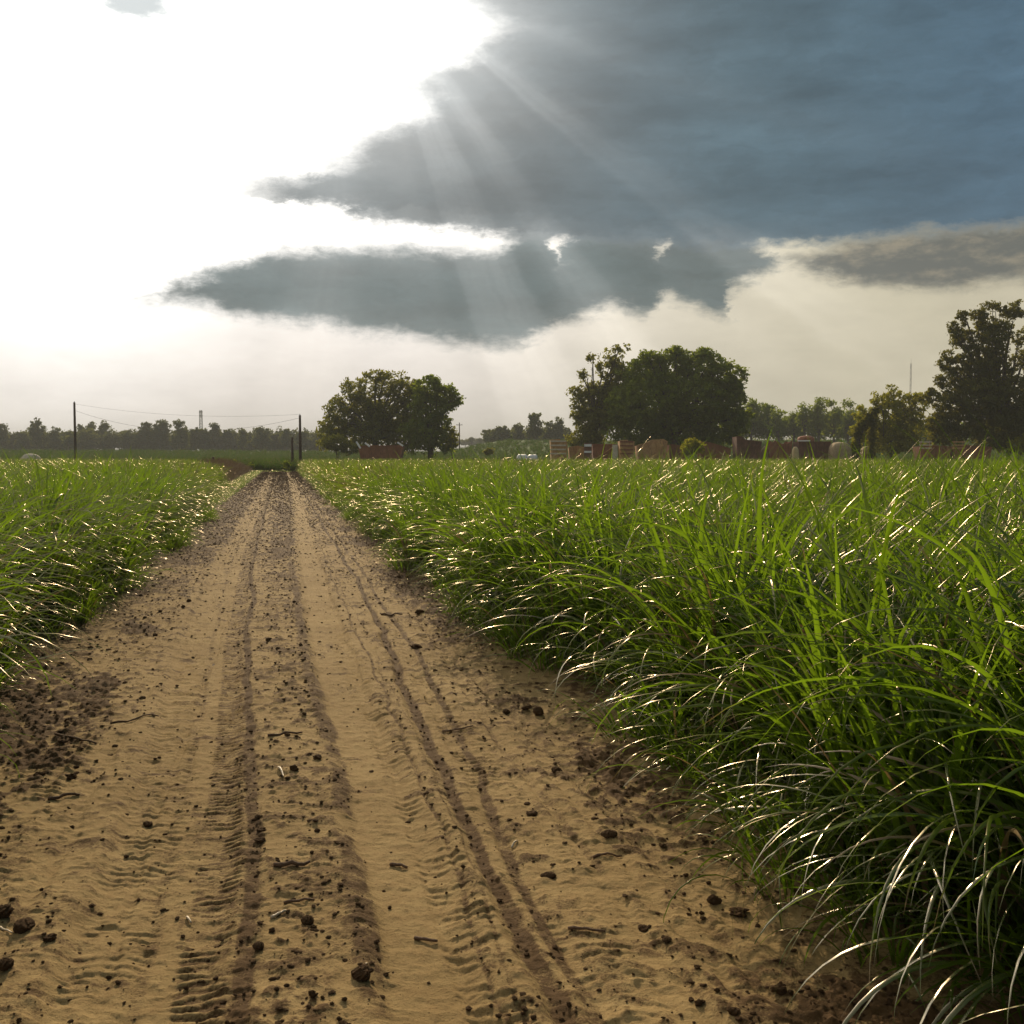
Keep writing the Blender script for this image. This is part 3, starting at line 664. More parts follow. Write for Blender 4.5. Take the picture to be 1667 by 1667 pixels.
def trunk(parent, lobes, r0, seed, fork=.35, mat=None, top=None):
    r = random.Random(seed); mb = MB(); cx = sum(l[0]*l[3] for l in lobes)/sum(l[3] for l in lobes); zt = max(l[2] for l in lobes)
    fz = zt*fork; pts = [(0, 0, -.4), (0.02*fz, 0, fz*.3), (cx*.15, 0, fz*.65), (cx*.3, 0, fz)]
    mb.tube(pts, [r0*1.35, r0, r0*.88, r0*.78], 10)
    for (x, y, z, rx, ry, rz, dn) in lobes:
        for j in range(2):
            tx, ty, tz = x+r.uniform(-.5, .5)*rx, y+r.uniform(-.5, .5)*ry, z+r.uniform(-.1, .6)*rz
            s = Vector((cx*.3, 0, fz*r.uniform(.8, 1.0))); e = Vector((tx, ty, max(tz, fz+.4)))
            m_ = s.lerp(e, .5)+Vector((r.uniform(-.4, .4), r.uniform(-.4, .4), r.uniform(.2, .9)))
            rr = r0*r.uniform(.28, .45); mb.tube([s, s.lerp(m_, .5), m_, m_.lerp(e, .6), e], [rr*1.2, rr, rr*.75, rr*.5, rr*.15], 7)
            for kx in range(3):
                f = m_.lerp(e, r.uniform(.1, .9)); q = f+Vector((r.uniform(-1, 1)*rx*.5, r.uniform(-1, 1)*ry*.5, r.uniform(.1, .8)*rz))
                mb.tube([f, f.lerp(q, .5)+Vector((0, 0, .15)), q], [rr*.35, rr*.22, rr*.06], 5)
    return mb.build('trunk', mat or m_bark, parent, True)
def tree(name, label, D, bpx, L, mat, per=3.0, leaf=.28, r0=.35, seed=1, cl_r=.55, zb=None, group=None, cat='tree', hollow=.5, fork=.35, ncl=16):
    b = at(bpx, 740, D); b.z = float(terr(b.x, D))-.06 if zb is None else zb
    root = empty(name, b, label=label, cat=cat, group=group)
    lb = px_lobes(b, D, L); crown(lb, seed, per, leaf, mat, root, cl_r=cl_r, hollow=hollow, ncl=ncl); trunk(root, lb, r0, seed, fork); return root

tree('broad_tree', 'broad olive brown tree with open crown left of the green one', 162, 612,
     [(556, 668, 26, 24, .8), (548, 698, 26, 24, .8), (580, 640, 26, 22, .7), (598, 672, 36, 36, 1), (628, 628, 30, 22, .65), (655, 640, 28, 30, .65), (640, 680, 40, 34, 1), (590, 706, 45, 30, 1), (655, 712, 40, 26, 1), (528, 690, 10, 10, .6), (610, 612, 22, 9, .6), (536, 716, 20, 18, .8), (676, 655, 20, 26, .9), (672, 690, 24, 26, 1), (680, 630, 12, 14, .7)],
     M_OLIVE, per=1.6, leaf=.42, r0=.55, seed=3, cl_r=.75, hollow=.35)
tree('round_tree', 'denser green tree at the right end of the trackside clump', 158, 700,
     [(700, 632, 28, 20), (725, 645, 24, 22), (742, 652, 9, 12), (700, 665, 30, 26), (716, 690, 22, 20, .8), (690, 708, 34, 30, 1), (722, 718, 22, 20, 1)],
     M_GREEN, per=2.0, leaf=.42, r0=.5, seed=4, cl_r=.65)
tree('small_tree', 'small pale tree at the right foot of the trackside clump', 155, 736, [(738, 700, 9, 13, .8), (733, 718, 13, 16, 1)], M_YEL, per=1.6, leaf=.36, r0=.12, seed=5, cl_r=.45)
tree('bush', 'dull green bush spreading under the broad olive tree', 150, 545, [(545, 722, 22, 14, 1), (568, 730, 26, 10, 1)], M_OLIVE, per=2.4, leaf=.34, r0=.1, seed=6, cat='bush', cl_r=.5)
tree('sparse_tree', 'sparse leggy tree with see-through crown left of the huge round tree', 152, 965,
     [(1003, 585, 20, 17, .5), (985, 600, 20, 16, .5), (1012, 566, 12, 7, .5), (966, 582, 10, 7, .5), (952, 612, 10, 9, .6), (962, 640, 26, 22, .6), (937, 638, 12, 11, .6), (945, 668, 20, 20, .7), (965, 688, 30, 32, 1), (955, 718, 30, 22, 1.2), (990, 640, 24, 30, .9), (1008, 615, 20, 26, .8), (1008, 655, 22, 34, 1), (985, 675, 24, 34, 1)],
     M_OLIVE, per=2.0, leaf=.42, r0=.4, seed=7, cl_r=.65, hollow=.3)
tree('huge_tree', 'huge dense round tree behind the rusty slatted wagons', 148, 1095,
     [(1050, 610, 38, 32, 1), (1100, 596, 36, 30, 1), (1140, 598, 36, 26, .8), (1172, 612, 28, 28, .8), (1200, 612, 16, 16, .7), (1062, 655, 62, 48, 1.1), (1130, 650, 60, 45, 1), (1180, 655, 34, 40, .9), (1040, 700, 48, 36, 1.2), (1110, 700, 60, 36, 1.2), (1172, 696, 46, 36, 1.0), (1205, 685, 22, 24, .8), (1015, 665, 28, 36, 1), (1192, 636, 20, 20, .7), (1102, 572, 12, 10, .8), (1060, 582, 18, 12, .8), (1150, 574, 18, 9, .7)],
     M_GREEN, per=2.4, leaf=.40, r0=.7, seed=8, cl_r=.6)
tree('right_tree', 'tall dark ragged tree cut off by the right picture edge', 120, 1640,
     [(1652, 505, 16, 13, .55), (1628, 500, 13, 9, .55), (1612, 497, 12, 6, .5), (1592, 512, 15, 12, .75), (1566, 515, 12, 9, .8), (1556, 532, 12, 10, .7), (1575, 548, 22, 18, .85), (1610, 530, 26, 18, .7), (1555, 542, 12, 10, .7), (1610, 560, 28, 24, 1), (1542, 580, 12, 10, .6), (1562, 592, 22, 16, .75), (1600, 600, 34, 30, .9), (1532, 592, 9, 8, .6), (1530, 620, 14, 12, .65), (1555, 628, 24, 20, .7), (1515, 642, 13, 11, .75), (1500, 650, 10, 7, .6), (1535, 655, 24, 16, .7), (1590, 650, 46, 34, 1.1), (1645, 640, 40, 50, 1.1), (1660, 590, 22, 18, .4), (1690, 560, 30, 50, .8), (1560, 690, 44, 30, 1.1), (1625, 700, 46, 34, 1.2), (1690, 680, 50, 60, 1), (1530, 700, 26, 30, .8), (1660, 550, 14, 12, .5), (1625, 538, 26, 16, .55), (1620, 590, 24, 18, .6), (1580, 572, 20, 16, .6), (1585, 622, 30, 20, .6), (1545, 605, 16, 12, .6), (1646, 512, 22, 12, .6)],
     M_DARK, per=3.2, leaf=.31, r0=.28, seed=9, cl_r=.46, hollow=.3)
tree('yellow_green_tree', 'yellow green bushy tree behind the vine draped snag', 136, 1450,
     [(1452, 648, 20, 16, .8), (1428, 650, 12, 12, .7), (1475, 655, 20, 16, .8), (1498, 655, 18, 18, .6), (1440, 680, 32, 28, 1), (1480, 690, 36, 32, 1.1), (1412, 695, 20, 24, .9), (1455, 715, 46, 26, 1.2), (1403, 672, 12, 16, .7), (1455, 634, 6, 7, .6), (1398, 712, 16, 22, 1)],
     M_YEL, per=2.1, leaf=.34, r0=.25, seed=10, cl_r=.5)
tree('bush', 'bright green bush between the orange wagons and the dark carts', 117, 1130, [(1125, 724, 14, 12, 1.2), (1138, 730, 10, 12, 1.2), (1118, 732, 12, 10, 1.2)], M_YEL, per=4, leaf=.24, r0=.06, seed=11, cat='bush', cl_r=.35)
tree('bush', 'bright green bush at the right foot of the tall dark tree', 116, 1655, [(1658, 728, 14, 14, 1.2), (1675, 722, 16, 18, 1.2)], M_YEL, per=4, leaf=.24, r0=.06, seed=12, cat='bush', cl_r=.35)
tree('shrub', 'round grey green shrub at the right side of the track end', 107, 466, [(466, 757, 6, 6, 1.5)], M_GREEN, per=14, leaf=.14, r0=.03, seed=13, cat='shrub', cl_r=.2, zb=0)
tree('shrub', 'low green shrub in the middle of the track end', 110, 434, [(434, 763, 6, 3, 1.5)], M_GREEN, per=14, leaf=.14, r0=.02, seed=14, cat='shrub', cl_r=.2, zb=0)
tree('shrub', 'green shrub between the dead weeds and the track end', 108, 407, [(407, 760, 7, 5, 1.5), (402, 765, 4, 4, 1.5)], M_GREEN, per=14, leaf=.14, r0=.02, seed=15, cat='shrub', cl_r=.2, zb=0)
tree('shrub', 'dark leafy shrub standing in the brown dead weeds', 100, 381, [(381, 754, 5, 6, 1.5)], M_GREEN, per=14, leaf=.14, r0=.02, seed=16, cat='shrub', cl_r=.2, zb=0)
tree('shrub', 'dark round shrub in the green field left of the pale bales', 170, 795, [(795, 735, 9, 5, 1.5)], M_OLIVE, per=8, leaf=.26, r0=.04, seed=17, cat='shrub', cl_r=.3)
# vine-draped snag
D = 119; b = at(1402, 740, D); b.z = 0
root = empty('vine_draped_snag', b, label='dead snag draped in dark vines with a hooked top beside the tan bale', cat='dead tree')
k = D/FPX
lb = px_lobes(b, D, [(1393, 728, 8, 16, 2.2, 0), (1396, 706, 7, 14, 2.2, 0), (1405, 692, 8, 10, 2, 0), (1414, 680, 8, 10, 2, 0), (1424, 670, 7, 8, 2, 0), (1419, 715, 7, 22, 2, 0), (1422, 690, 6, 12, 2, 0), (1390, 745, 9, 20, 2, 0), (1418, 745, 7, 20, 2, 0)], depth=.9)
crown(lb, 20, 7, .2, M_DARK, root, name='vines', cl_r=.28, hollow=.1, ncl=16)
hk = [at(x, y, D)-b for x, y in ((1396, 750), (1398, 715), (1408, 690), (1422, 668), (1430, 664), (1437, 668), (1439, 682), (1438, 712))]
hk[0].z = -.3
MB().tube(hk, [.22, .2, .17, .13, .09, .07, .05, .03], 8).build('trunk', m_bark, root, True)

# far left tree line : emergent trees
def far_tree(D, px, top, halfw, label, seed, zb=None, mat=M_FAR, tall=False, bpx=None, group=None, leaf=.8):
    r = random.Random(seed); bot = 733 if bpx is None else bpx
    L = []
    h = bot-top
    for i in range(5 if not tall else 7):
        f = r.uniform(.25, .95); L.append((px+r.uniform(-.6, .6)*halfw*(1.1-.5*f), bot-h*(f*.85), halfw*r.uniform(.4, .62), h*r.uniform(.12, .20), .9))
    L.append((px+r.uniform(-.2, .2)*halfw, top+h*.13, halfw*.6, h*.13, .9)); L.append((px, bot-h*.45, halfw*.95, h*.34, 1))
    return tree('far_tree', label, D, px, L, mat, per=.55, leaf=leaf, r0=.3, seed=seed, cl_r=1.1, group=group, ncl=14, hollow=.2)
TL = [(3, 690, 12, 'far tree cut off by the left picture edge'), (40, 703, 16, 'low far tree at the left between two taller crowns'),
      (61, 682, 15, 'tall domed far tree second from the left edge'), (90, 697, 12, 'smaller far tree just right of the tall domed one'),
      (112, 702, 10, 'narrow far tree just left of the tall utility pole'), (133, 690, 9, 'slim far tree right behind the tall utility pole'), (147, 688, 11, 'far tree with flat top right of the tall utility pole'),
      (170, 686, 13, 'far tree with a separate mushroom crown and clear gap to its right'), (205, 701, 16, 'low rounded far tree where the wire dips lowest on the left'),
      (236, 687, 17, 'left half of the widest high crown in the far tree line'), (262, 684, 18, 'right half of the widest high crown in the far tree line'),
      (292, 683, 16, 'highest pointed far tree left of the lattice tower'), (318, 697, 13, 'lower far tree just left under the lattice tower'), (333, 697, 9, 'small far tree directly under the lattice tower'),
      (350, 689, 12, 'peaked far tree just right of the lattice tower'), (371, 700, 15, 'rounded low far tree between tower and lone tuft'), (395, 697, 7, 'thin far tree with a small tuft on top'),
      (424, 695, 17, 'broad rounded far tree midway between tower and short post'), (448, 705, 15, 'low far tree right of the broad rounded one'), (467, 698, 11, 'small peaked far tree left of the short dark post'),
      (495, 703, 15, 'flat far tree behind the second utility pole'), (517, 704, 12, 'far tree half hidden by the broad olive tree')]
for i, (px, tp, hw, lab) in enumerate(TL): far_tree(430+random.uniform(-25, 25), px, tp, hw, lab, 500+i, tall=True)
TR = [(768, 713, 8, 640, 'tiny hazy tree seen farthest off right of the thin pole'), (782, 714, 7, 640, 'tiny hazy far tree beside the left end of the middle wood'), (798, 706, 12, 380, 'low far tree at the left end of the middle wood'), (818, 694, 16, 370, 'rounded tree near the left of the middle wood'),
      (842, 691, 14, 365, 'second rounded tree of the middle wood'), (893, 685, 12, 350, 'peaked tree right of the lone trunked tree'), (912, 680, 13, 350, 'tall peaked tree touching the sparse leggy tree')]
for i, (px, tp, hw, D, lab) in enumerate(TR): far_tree(D, px, tp, hw, lab, 600+i, bpx=719)
far_tree(330, 871, 673, 15, 'lone trunked tree standing out before the middle wood', 620, bpx=716)
TQ = [(1222, 649, 20, 'dark tree at the left of the right hand wood beside the huge tree'), (1250, 655, 16, 'knobbly tree second in the right hand wood'), (1268, 664, 13, 'lower tree with ragged top before the dip in the wood'), (1292, 668, 13, 'low tree in the dip of the right hand wood'),
      (1310, 656, 12, 'peaked tree just right of the dip in the wood'), (1333, 648, 17, 'high tree left of the middle of the wood crest'), (1357, 648, 14, 'high tree at the middle of the right wood crest'), (1380, 650, 15, 'last high tree of the wood crest before the yellow green tree'), (1402, 660, 12, 'tree peeping over the yellow green tree on its left')]
for i, (px, tp, hw, lab) in enumerate(TQ): far_tree(255+random.uniform(-8, 8), px, tp, hw*1.15, lab, 650+i, bpx=712, mat=M_GREEN, leaf=.6)
# understory woods (one mass each)
def wood(label, D, x0, x1, ytop, ybot, seed, mat, per=.5, leaf=.9, jit=4):
    r = random.Random(seed); L = []; x = x0
    while x < x1:
        t = ytop+r.uniform(-jit, jit); L.append((x, (t+ybot)/2, r.uniform(10, 16), (ybot-t)/2, 1)); x += r.uniform(7, 11)
    L = [(a, b_, c_, d_, e_, r.uniform(-.9, .9)) for a, b_, c_, d_, e_ in L]
    b = at((x0+x1)/2, 740, D); b.z = float(terr(b.x, D))
    lb = px_lobes(b, D, L, 1.2); o = crown(lb, seed, per, leaf, mat, None, name='far_wood', cl_r=1.3, hollow=.3, ncl=14); o.location = b
    return tag(o, label, 'woodland', kind='stuff')
wood('dark undergrowth of the far tree line along the left horizon', 440, -20, 530, 702, 737, 31, M_FAR)
wood('undergrowth of the small middle wood left of the sparse tree', 375, 795, 930, 701, 722, 32, M_FAR)
wood('dark undergrowth of the right hand wood behind the hillside', 262, 1190, 1420, 676, 716, 33, M_GREEN, per=.8, leaf=.6)
wood('low woods behind the tall dark tree at the right', 262, 1420, 1700, 690, 718, 34, M_GREEN, per=.8, leaf=.6)
wood('faint hazy woods on the farthest skyline', 800, 740, 815, 716, 724, 35, M_FAR, per=.3, leaf=1.4, jit=1.5)

# ------------------------------------------------------------------ poles, wires, masts
m_pole = worn('weathered_pole_wood', (.06, .035, .022), (.10, .062, .04), None, 3, .9)
m_steel = worn('grey_steel', (.20, .20, .20), (.30, .30, .30), None, 3, .5, .6)
m_wire = worn('black_wire', (.03, .03, .03), (.05, .05, .05), None, 3, .6)
m_ins = worn('glass_insulator', (.20, .22, .22), (.3, .32, .32), None, 3, .3)
def pole(px, top, D, r, label, arm=0.0, name='utility_pole', ins=True):
    b = at(px, 741, D); b.z = float(terr(b.x, D)); t = at(px, top, D).z-b.z
    root = empty(name, b, label=label, cat='pole')
    MB().tube([(0, 0, -.5), (0, 0, t*.5), (0, 0, t)], [r*1.2, r, r*.8], 12).build('shaft', m_pole, root, True)
    if arm: MB().box(-arm, arm, -.06-r, .06-r, t-.75, t-.6).build('crossarm', m_pole, root)
    if ins:
        for dx in ((-arm*.85, arm*.85) if arm else (0,)):
            z = t-.6 if arm else t; MB().tube([(dx, -r*(1 if arm else 0), z), (dx, -r*(1 if arm else 0), z+.10), (dx, -r*(1 if arm else 0), z+.16)], [.03, .06, .03], 8).build('insulator', m_ins, root, True)
    return b+Vector((0, 0, t))
pA = pole(123, 655, 141, .17, 'tall wooden utility pole at the left before the far tree line')
pB = pole(489, 676, 118, .16, 'second wooden utility pole at the far end of the track')
pole(476, 712, 117.5, .15, 'short dark post left of the second utility pole', name='wooden_post', ins=False)
pole(347, 744, 96, .14, 'dark stump post standing in the brown dead weeds', name='wooden_post', ins=False)
pole(356, 746, 97, .08, 'thin short post right of the stump in the dead weeds', name='wooden_post', ins=False)
pole(748, 688, 300, .16, 'thin distant pole with small crossarm right of the green tree', arm=.9)
def wire(a, b, sag, r, label):
    pts = [a.lerp(b, t/24)-Vector((0, 0, sag*4*(t/24)*(1-t/24))) for t in range(25)]
    o = MB().tube([p-a for p in pts], [r]*25, 5).build('power_wire', m_wire, None, True); o.location = a; return tag(o, label, 'wire')
wire(pA-Vector((0, 0, 1.1)), pB-Vector((0, 0, .3)), 2.1, .014, 'lower sagging wire strung between the two wooden poles')
wire(pA-Vector((0, 0, .2)), pB+Vector((0, 0, .1)), .8, .010, 'upper taut wire strung between the two wooden poles')
def lattice(px, top, D, wb, wt, label, name, plat=True):
    b = at(px, 738, D); b.z = float(terr(b.x, D)); t = at(px, top, D).z-b.z; root = empty(name, b, label=label, cat='tower')
    c = [(-1, -1), (1, -1), (1, 1), (-1, 1)]; mb = MB(); r = wb*.10; n = 14
    P = lambda i, f: Vector((c[i][0]*(wb+(wt-wb)*f)/2, c[i][1]*(wb+(wt-wb)*f)/2, t*f))
    for i in range(4): mb.bar(P(i, 0), P(i, 1), r)
    for k_ in range(n):
        for i in range(4):
            mb.bar(P(i, k_/n), P((i+1) % 4, (k_+1)/n), r*.6); mb.bar(P(i, (k_+1)/n), P((i+1) % 4, (k_+1)/n), r*.6)
    mb.build('lattice', m_steel, root)
    if plat:
        for f in (.96, .88):
            q = MB()
            for a_ in range(6):
                x, y = math.cos(a_*1.047)*wt*.8, math.sin(a_*1.047)*wt*.8; q.box(x-.12, x+.12, y-.12, y+.12, t*f-.6, t*f+.6); q.bar((0, 0, t*f), (x, y, t*f), .12)
            q.build('antenna_panels', m_steel, root)
    else: MB().tube([(0, 0, t), (0, 0, t+3)], [.08, .04], 6).build('tip', m_steel, root)
lattice(328, 668, 700, 2.4, 1.3, 'distant lattice antenna tower rising above the left tree line', 'lattice_tower')
lattice(1480, 592, 600, .9, .6, 'thin distant radio mast left of the tall dark tree', 'radio_mast', False)

# ------------------------------------------------------------------ rusty wagons
RUST_O = worn('orange_rust', (.44, .24, .095), (.55, .33, .15), (.26, .13, .06), 1.5, .85)
RUST_R = worn('red_rust', (.22, .085, .042), (.28, .12, .06), (.14, .06, .034), 1.5, .85)
RUST_D = worn('dark_rust', (.12, .055, .035), (.18, .085, .05), (.07, .04, .03), 1.5, .85)
PALE = worn('pale_board', (.50, .42, .30), (.62, .53, .40), None, 3, .7)
WHITE = worn('white_paint', (.70, .68, .64), (.80, .78, .74), None, 3, .5)
RUB = worn('tyre_rubber', (.02, .02, .02), (.04, .038, .035), None, 3, .85)
def wheel(parent, x, y, r=.55, w=.28):
    n = 20; mb = MB(); mb.tube([(0, -w/2, 0), (0, -w/2+.03, 0), (0, w/2-.03, 0), (0, w/2, 0)], [r*.86, r, r, r*.86], n)
    o = mb.build('wheel', RUB, parent, True); o.location = (x, y, r)
    MB().tube([(0, -w/2-.02, 0), (0, w/2+.02, 0)], [r*.45, r*.45], 12).build('rim', RUST_O, o)
def wagon(name, label, D, outline, mat, depth=2.4, ribs=5, slats=0, rail=True, slatmat=None, cat='wagon', wheels=2, draw=0, rz=0.0, brace=0, mesh_hole=False):
    """outline: pixel polygon of the upper visible side, left->right along the top, ends close down to z=1.0"""
    P = [at(x, y, D) for x, y in outline]; cx = sum(p.x for p in P)/len(P); b = Vector((cx, D+depth/2, 0)); k = D/FPX
    root = empty(name, b, rz, label=label, cat=cat)
    top = [(p.x-cx, p.z) for p in P]; x0, x1 = top[0][0], top[-1][0]; inset = .06*(x1-x0)
    poly = [(x0+inset, .95)]+top+[(x1-inset, .95)]; y0, y1 = -depth/2, depth/2
    mb = MB(); mb.prism(poly[::-1], y0, y0+.05); mb.prism(poly[::-1], y1-.05, y1)
    for (xa, za), (xb, zb) in ((poly[0], poly[1]), (poly[-1], poly[-2])): mb.add([(xa, y0+.05, za), (xb, y0+.05, zb), (xb, y1-.05, zb), (xa, y1-.05, za), (xa+.04*(1 if xa < 0 else -1), y0+.05, za), (xb+.04*(1 if xa < 0 else -1), y0+.05, zb), (xb+.04*(1 if xa < 0 else -1), y1-.05, zb), (xa+.04*(1 if xa < 0 else -1), y1-.05, za)], [(0, 1, 2, 3), (7, 6, 5, 4), (0, 4, 5, 1), (1, 5, 6, 2), (2, 6, 7, 3), (3, 7, 4, 0)])
    mb.box(poly[0][0], poly[-1][0], y0+.05, y1-.05, .88, .95); mb.build('tub', mat, root)
    def ztop(x):
        for (xa, za), (xb, zb) in zip(top, top[1:]):
            if xa <= x <= xb and xb > xa: return za+(zb-za)*(x-xa)/(xb-xa)
        return min(z for _, z in top)
    if ribs:
        q = MB()
        for i in range(ribs):
            x = x0+inset+(x1-x0-2*inset)*(i+.5)/ribs; q.box(x-.06, x+.06, y0-.07, y0-.002, .9, ztop(x)-.02)
        q.build('side_ribs', mat, root)
    if rail:
        q = MB()
        for (xa, za), (xb, zb) in zip(top, top[1:]):
            if abs(xb-xa) > .2: q.bar((xa, y0-.06, za+.04), (xb, y0-.06, zb+.04), .10)
        if q.v: q.build('top_rail', mat, root)
    if slats:
        for i in range(slats):
            z = 1.6+(min(z_ for _, z_ in top[:2])-1.5)*(i+.6)/slats; w2 = min(2.0, (x1-x0)*.9)
            MB().box(x0-.02, x0+w2, y0-.16, y0-.08, z-.09, z+.09).build('slat', slatmat or PALE, root)
    for i in range(brace):
        xa = x0+(x1-x0)*(i+.15)/brace; xb = x0+(x1-x0)*(i+.85)/brace; q = MB(); q.bar((xa, y0-.12, 1.3), (xb, y0-.12, ztop(xb)-.15), .09); q.build('brace', RUST_O, root)
    MB().box(x0*.9, x1*.9, -.5, -.35, .7, .875).box(x0*.9, x1*.9, .35, .5, .7, .875).build('chassis', mat, root)
    for wx in ((x0*.45, x1*.45) if wheels == 2 else (0,)):
        for wy in (y0+.35, y1-.35): wheel(root, wx, wy)
    if draw: MB().bar((x0*.9, 0, .68), (x0-1.4, 0, .55), .12).build('drawbar', mat, root)
    return root
# trailer below the trackside clump
w_ = wagon('cane_wagon', 'dull red farm wagon below the trackside trees with three pale poles', 132, [(583, 727), (590, 727), (601, 726), (656, 726)], RUST_R, ribs=7)
for (xa, ya, xb, yb) in ((580, 719, 587, 730), (594, 721, 602, 727), (647, 720, 656, 726)):
    a, b2 = at(xa, ya, 131.6), at(xb, yb, 131.6); o = w_.location; MB().bar(a-o, b2-o, .2).build('pale_pole', WHITE, w_)
# orange group
wagon('slat_wagon', 'orange rusty slatted wagon at the left end of the wagon row', 120, [(896, 717), (912, 716), (913, 718), (923, 720), (924, 726)], RUST_O, ribs=3, slats=4, slatmat=PALE, wheels=1)
wagon('low_wagon', 'low rusty wagon with slanting braces beside the orange slatted one', 121.5, [(926, 729), (941, 727), (950, 729), (956, 732)], RUST_O, depth=2, ribs=2, brace=2, wheels=1, draw=0)
D = 119
b = at(957, 741, D); b.z = 0; root = empty('sign_board', b, label='dark post with two bright white boards between rusty wagons', cat='sign')
MB().box(-.45, .45, .0, .10, 0, at(957, 721, D).z).build('post_board', RUST_D, root)
for ya, yb in ((723, 727), (734, 737)):
    za, zb = at(957, ya, D).z, at(957, yb, D).z; MB().box(-.42, .42, -.06, -.01, zb, za).build('white_board', WHITE, root)
wagon('cane_wagon', 'dull red wagon with a pale corner post left of the slatted twin', 122, [(964, 724), (997, 724), (1006, 725)], RUST_R, ribs=4, brace=1)
a = at(1001, 741, 119.6); a.z = 0; o = MB().box(-.30, .30, -.06, .06, 0, at(1001, 724, 119.6).z).build('pale_post', PALE, None); o.location = a; tag(o, 'pale upright board at the right corner of the dull red wagon', 'board')
wagon('slat_wagon', 'brown slatted wagon in the middle of the orange row', 120, [(1009, 718), (1022, 717), (1023, 719), (1033, 720)], RUST_O, ribs=2, slats=4, slatmat=RUST_R, wheels=1)
wagon('cane_wagon', 'largest orange wagon with rounded top in front of the huge tree', 121, [(1037, 726), (1052, 722), (1062, 717), (1080, 716), (1087, 720)], RUST_O, ribs=4, brace=2)
wagon('low_wagon', 'low rusty wagon with one slanting pole left of the green bush', 122.5, [(1090, 724), (1100, 725), (1112, 728), (1118, 730)], RUST_R, ribs=3, brace=1, wheels=1)
# dark group
wagon('tipper_cart', 'brown cart with top sloping down to the right beside the green bush', 119, [(1139, 720), (1150, 720), (1168, 725), (1182, 729), (1190, 732)], RUST_R, ribs=5, draw=0)
wagon('tipper_cart', 'dark trapezoid cart with raised left corner', 118, [(1199, 711), (1208, 712), (1213, 717), (1240, 720)], RUST_D, ribs=4, draw=0)
wagon('tipper_cart', 'dark cart with a peaked left end behind the pale sack', 118.5, [(1252, 727), (1261, 717), (1268, 720), (1275, 723), (1284, 722), (1289, 717), (1290, 719)], RUST_R, ribs=4, rail=False, draw=0)
w_ = wagon('tipper_cart', 'dark straight sided cart with a humped load left of the tan bale', 118, [(1300, 719), (1320, 719), (1322, 720), (1353, 720)], RUST_D, ribs=7, draw=0)
def blobmesh(name, mat, parent, rx, ry, rz, seed, flat=.3, p=2.6):
    import bmesh
    bm = bmesh.new(); bmesh.ops.create_icosphere(bm, subdivisions=4, radius=1)
    for v in bm.verts:
        c = v.co.copy(); k_ = (abs(c.x)**p+abs(c.y)**p+abs(c.z)**p)**(-1/p); c *= k_
        n_ = float(fbm(np.array(c.x*2+seed+c.z), np.array(c.y*2+c.z*1.7), 4, seed))-.5
        c *= 1+n_*.16; v.co = Vector((c.x*rx, c.y*ry, c.z*rz))
    me = bpy.data.meshes.new(name); bm.to_mesh(me); bm.free(); me.polygons.foreach_set('use_smooth', [True]*len(me.polygons)); return link(name, me, mat, parent)
o = blobmesh('load', RUST_R, w_, .95, .9, .55, 5); o.location = at(1312, 717, 119.2)-w_.location
o = MB().box(-.7, .7, -.05, .05, -.07, .07).build('pale_rim', WHITE, w_); o.location = at(1309, 717.5, 118-.25)-w_.location
STRAWM = worn('weathered_straw', (.30, .22, .12), (.38, .29, .17), (.22, .16, .09), 4, .95)
SACKM = worn('pale_sack', (.42, .32, .16), (.52, .41, .22), None, 4, .9)
def bale(px, wpx, top, D, mat, label, name='hay_bale', cat='bale', seed=1, p=3.0, ry=1.0):
    b = at(px, 741, D); zt = at(px, top, D).z; rx = wpx/2*D/FPX; b.z = zt/2; o = blobmesh(name, mat, None, rx, rx*ry, zt/2*1.02, seed, p=p); o.location = b; return tag(o, label, cat)
bale(1367, 33, 721, 117, STRAWM, 'large tan round topped bale right of the humped dark cart', seed=3, p=3.6)
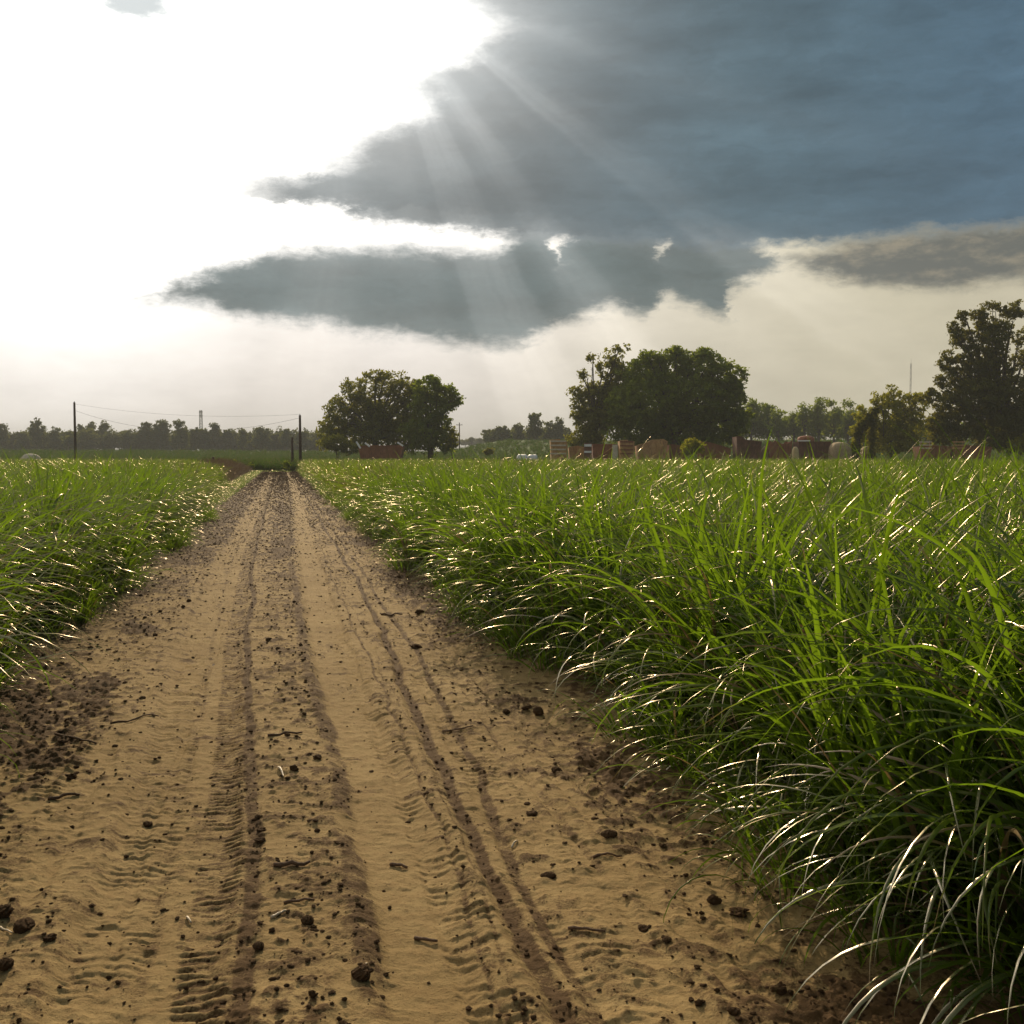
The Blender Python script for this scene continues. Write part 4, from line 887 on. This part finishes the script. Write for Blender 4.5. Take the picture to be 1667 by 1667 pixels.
bale(1295, 11, 728, 116, SACKM, 'pale yellow sack standing between two dark carts', 'sack', 'sack', 4)
bale(1246, 16, 726, 120, STRAWM, 'grey tan heap between the raised corner cart and peaked cart', 'straw_heap', 'heap', 5, 2.2)
bale(1412, 22, 727, 121, STRAWM, 'tan bale seen through the legs of the vine draped snag', seed=6, p=3)
bale(850, 18, 740, 112, WHITE, 'left one of two white wrapped bales in the middle of the canopy edge', 'wrapped_bale', 'bale', 7, 5)
bale(867, 17, 740.4, 112.5, WHITE, 'right one of two white wrapped bales in the middle of the canopy edge', 'wrapped_bale', 'bale', 8, 5)
bale(50, 34, 738.5, 112, PALE, 'long pale grey wrapped bale at the far left of the field edge', 'wrapped_bale', 'bale', 9, 2.4, .5)
# right racks
for x0, lab in ((1497, 'rusty wagon with a pale slatted end rack below the tall dark tree'), (1551, 'second rusty wagon with slatted rack farther right below the dark tree')):
    w_ = wagon('slat_wagon', lab, 117, [(x0+2, 727), (x0+20, 726), (x0+40, 727), (x0+(52 if x0 < 1500 else 64), 729)], RUST_R, ribs=5, rail=True, brace=2)
    for i, zz in enumerate((719.5, 724.5, 729.5)):
        a, b2 = at(x0, zz, 115.6), at(x0+20, zz, 115.6); MB().bar(a-w_.location, b2-w_.location, .13, .08).build('slat', PALE if x0 < 1500 else RUST_O, w_)
    q = MB()
    for xx in (x0+3, x0+17): a = at(xx, 718, 115.7)-w_.location; q.box(a.x-.05, a.x+.05, a.y, a.y+.09, .9, a.z)
    q.build('rack_posts', RUST_R, w_)

# ------------------------------------------------------------------ haze
HAZE = 0.0004
if HAZE:
    m, g, out = material('haze')
    pv_ = g.new('ShaderNodeVolumePrincipled'); pv_.inputs['Color'].default_value = (.80, .82, .78, 1); pv_.inputs['Density'].default_value = HAZE; pv_.inputs['Anisotropy']  .default_value = 0
    g.nt.links.new(pv_.outputs[0], out.inputs['Volume'])
    hz = MB().box(-1700, 1700, -120, 2700, -1.5, 48).build('haze', m); tag(hz, 'thin pale haze in the air', 'haze', kind='stuff');
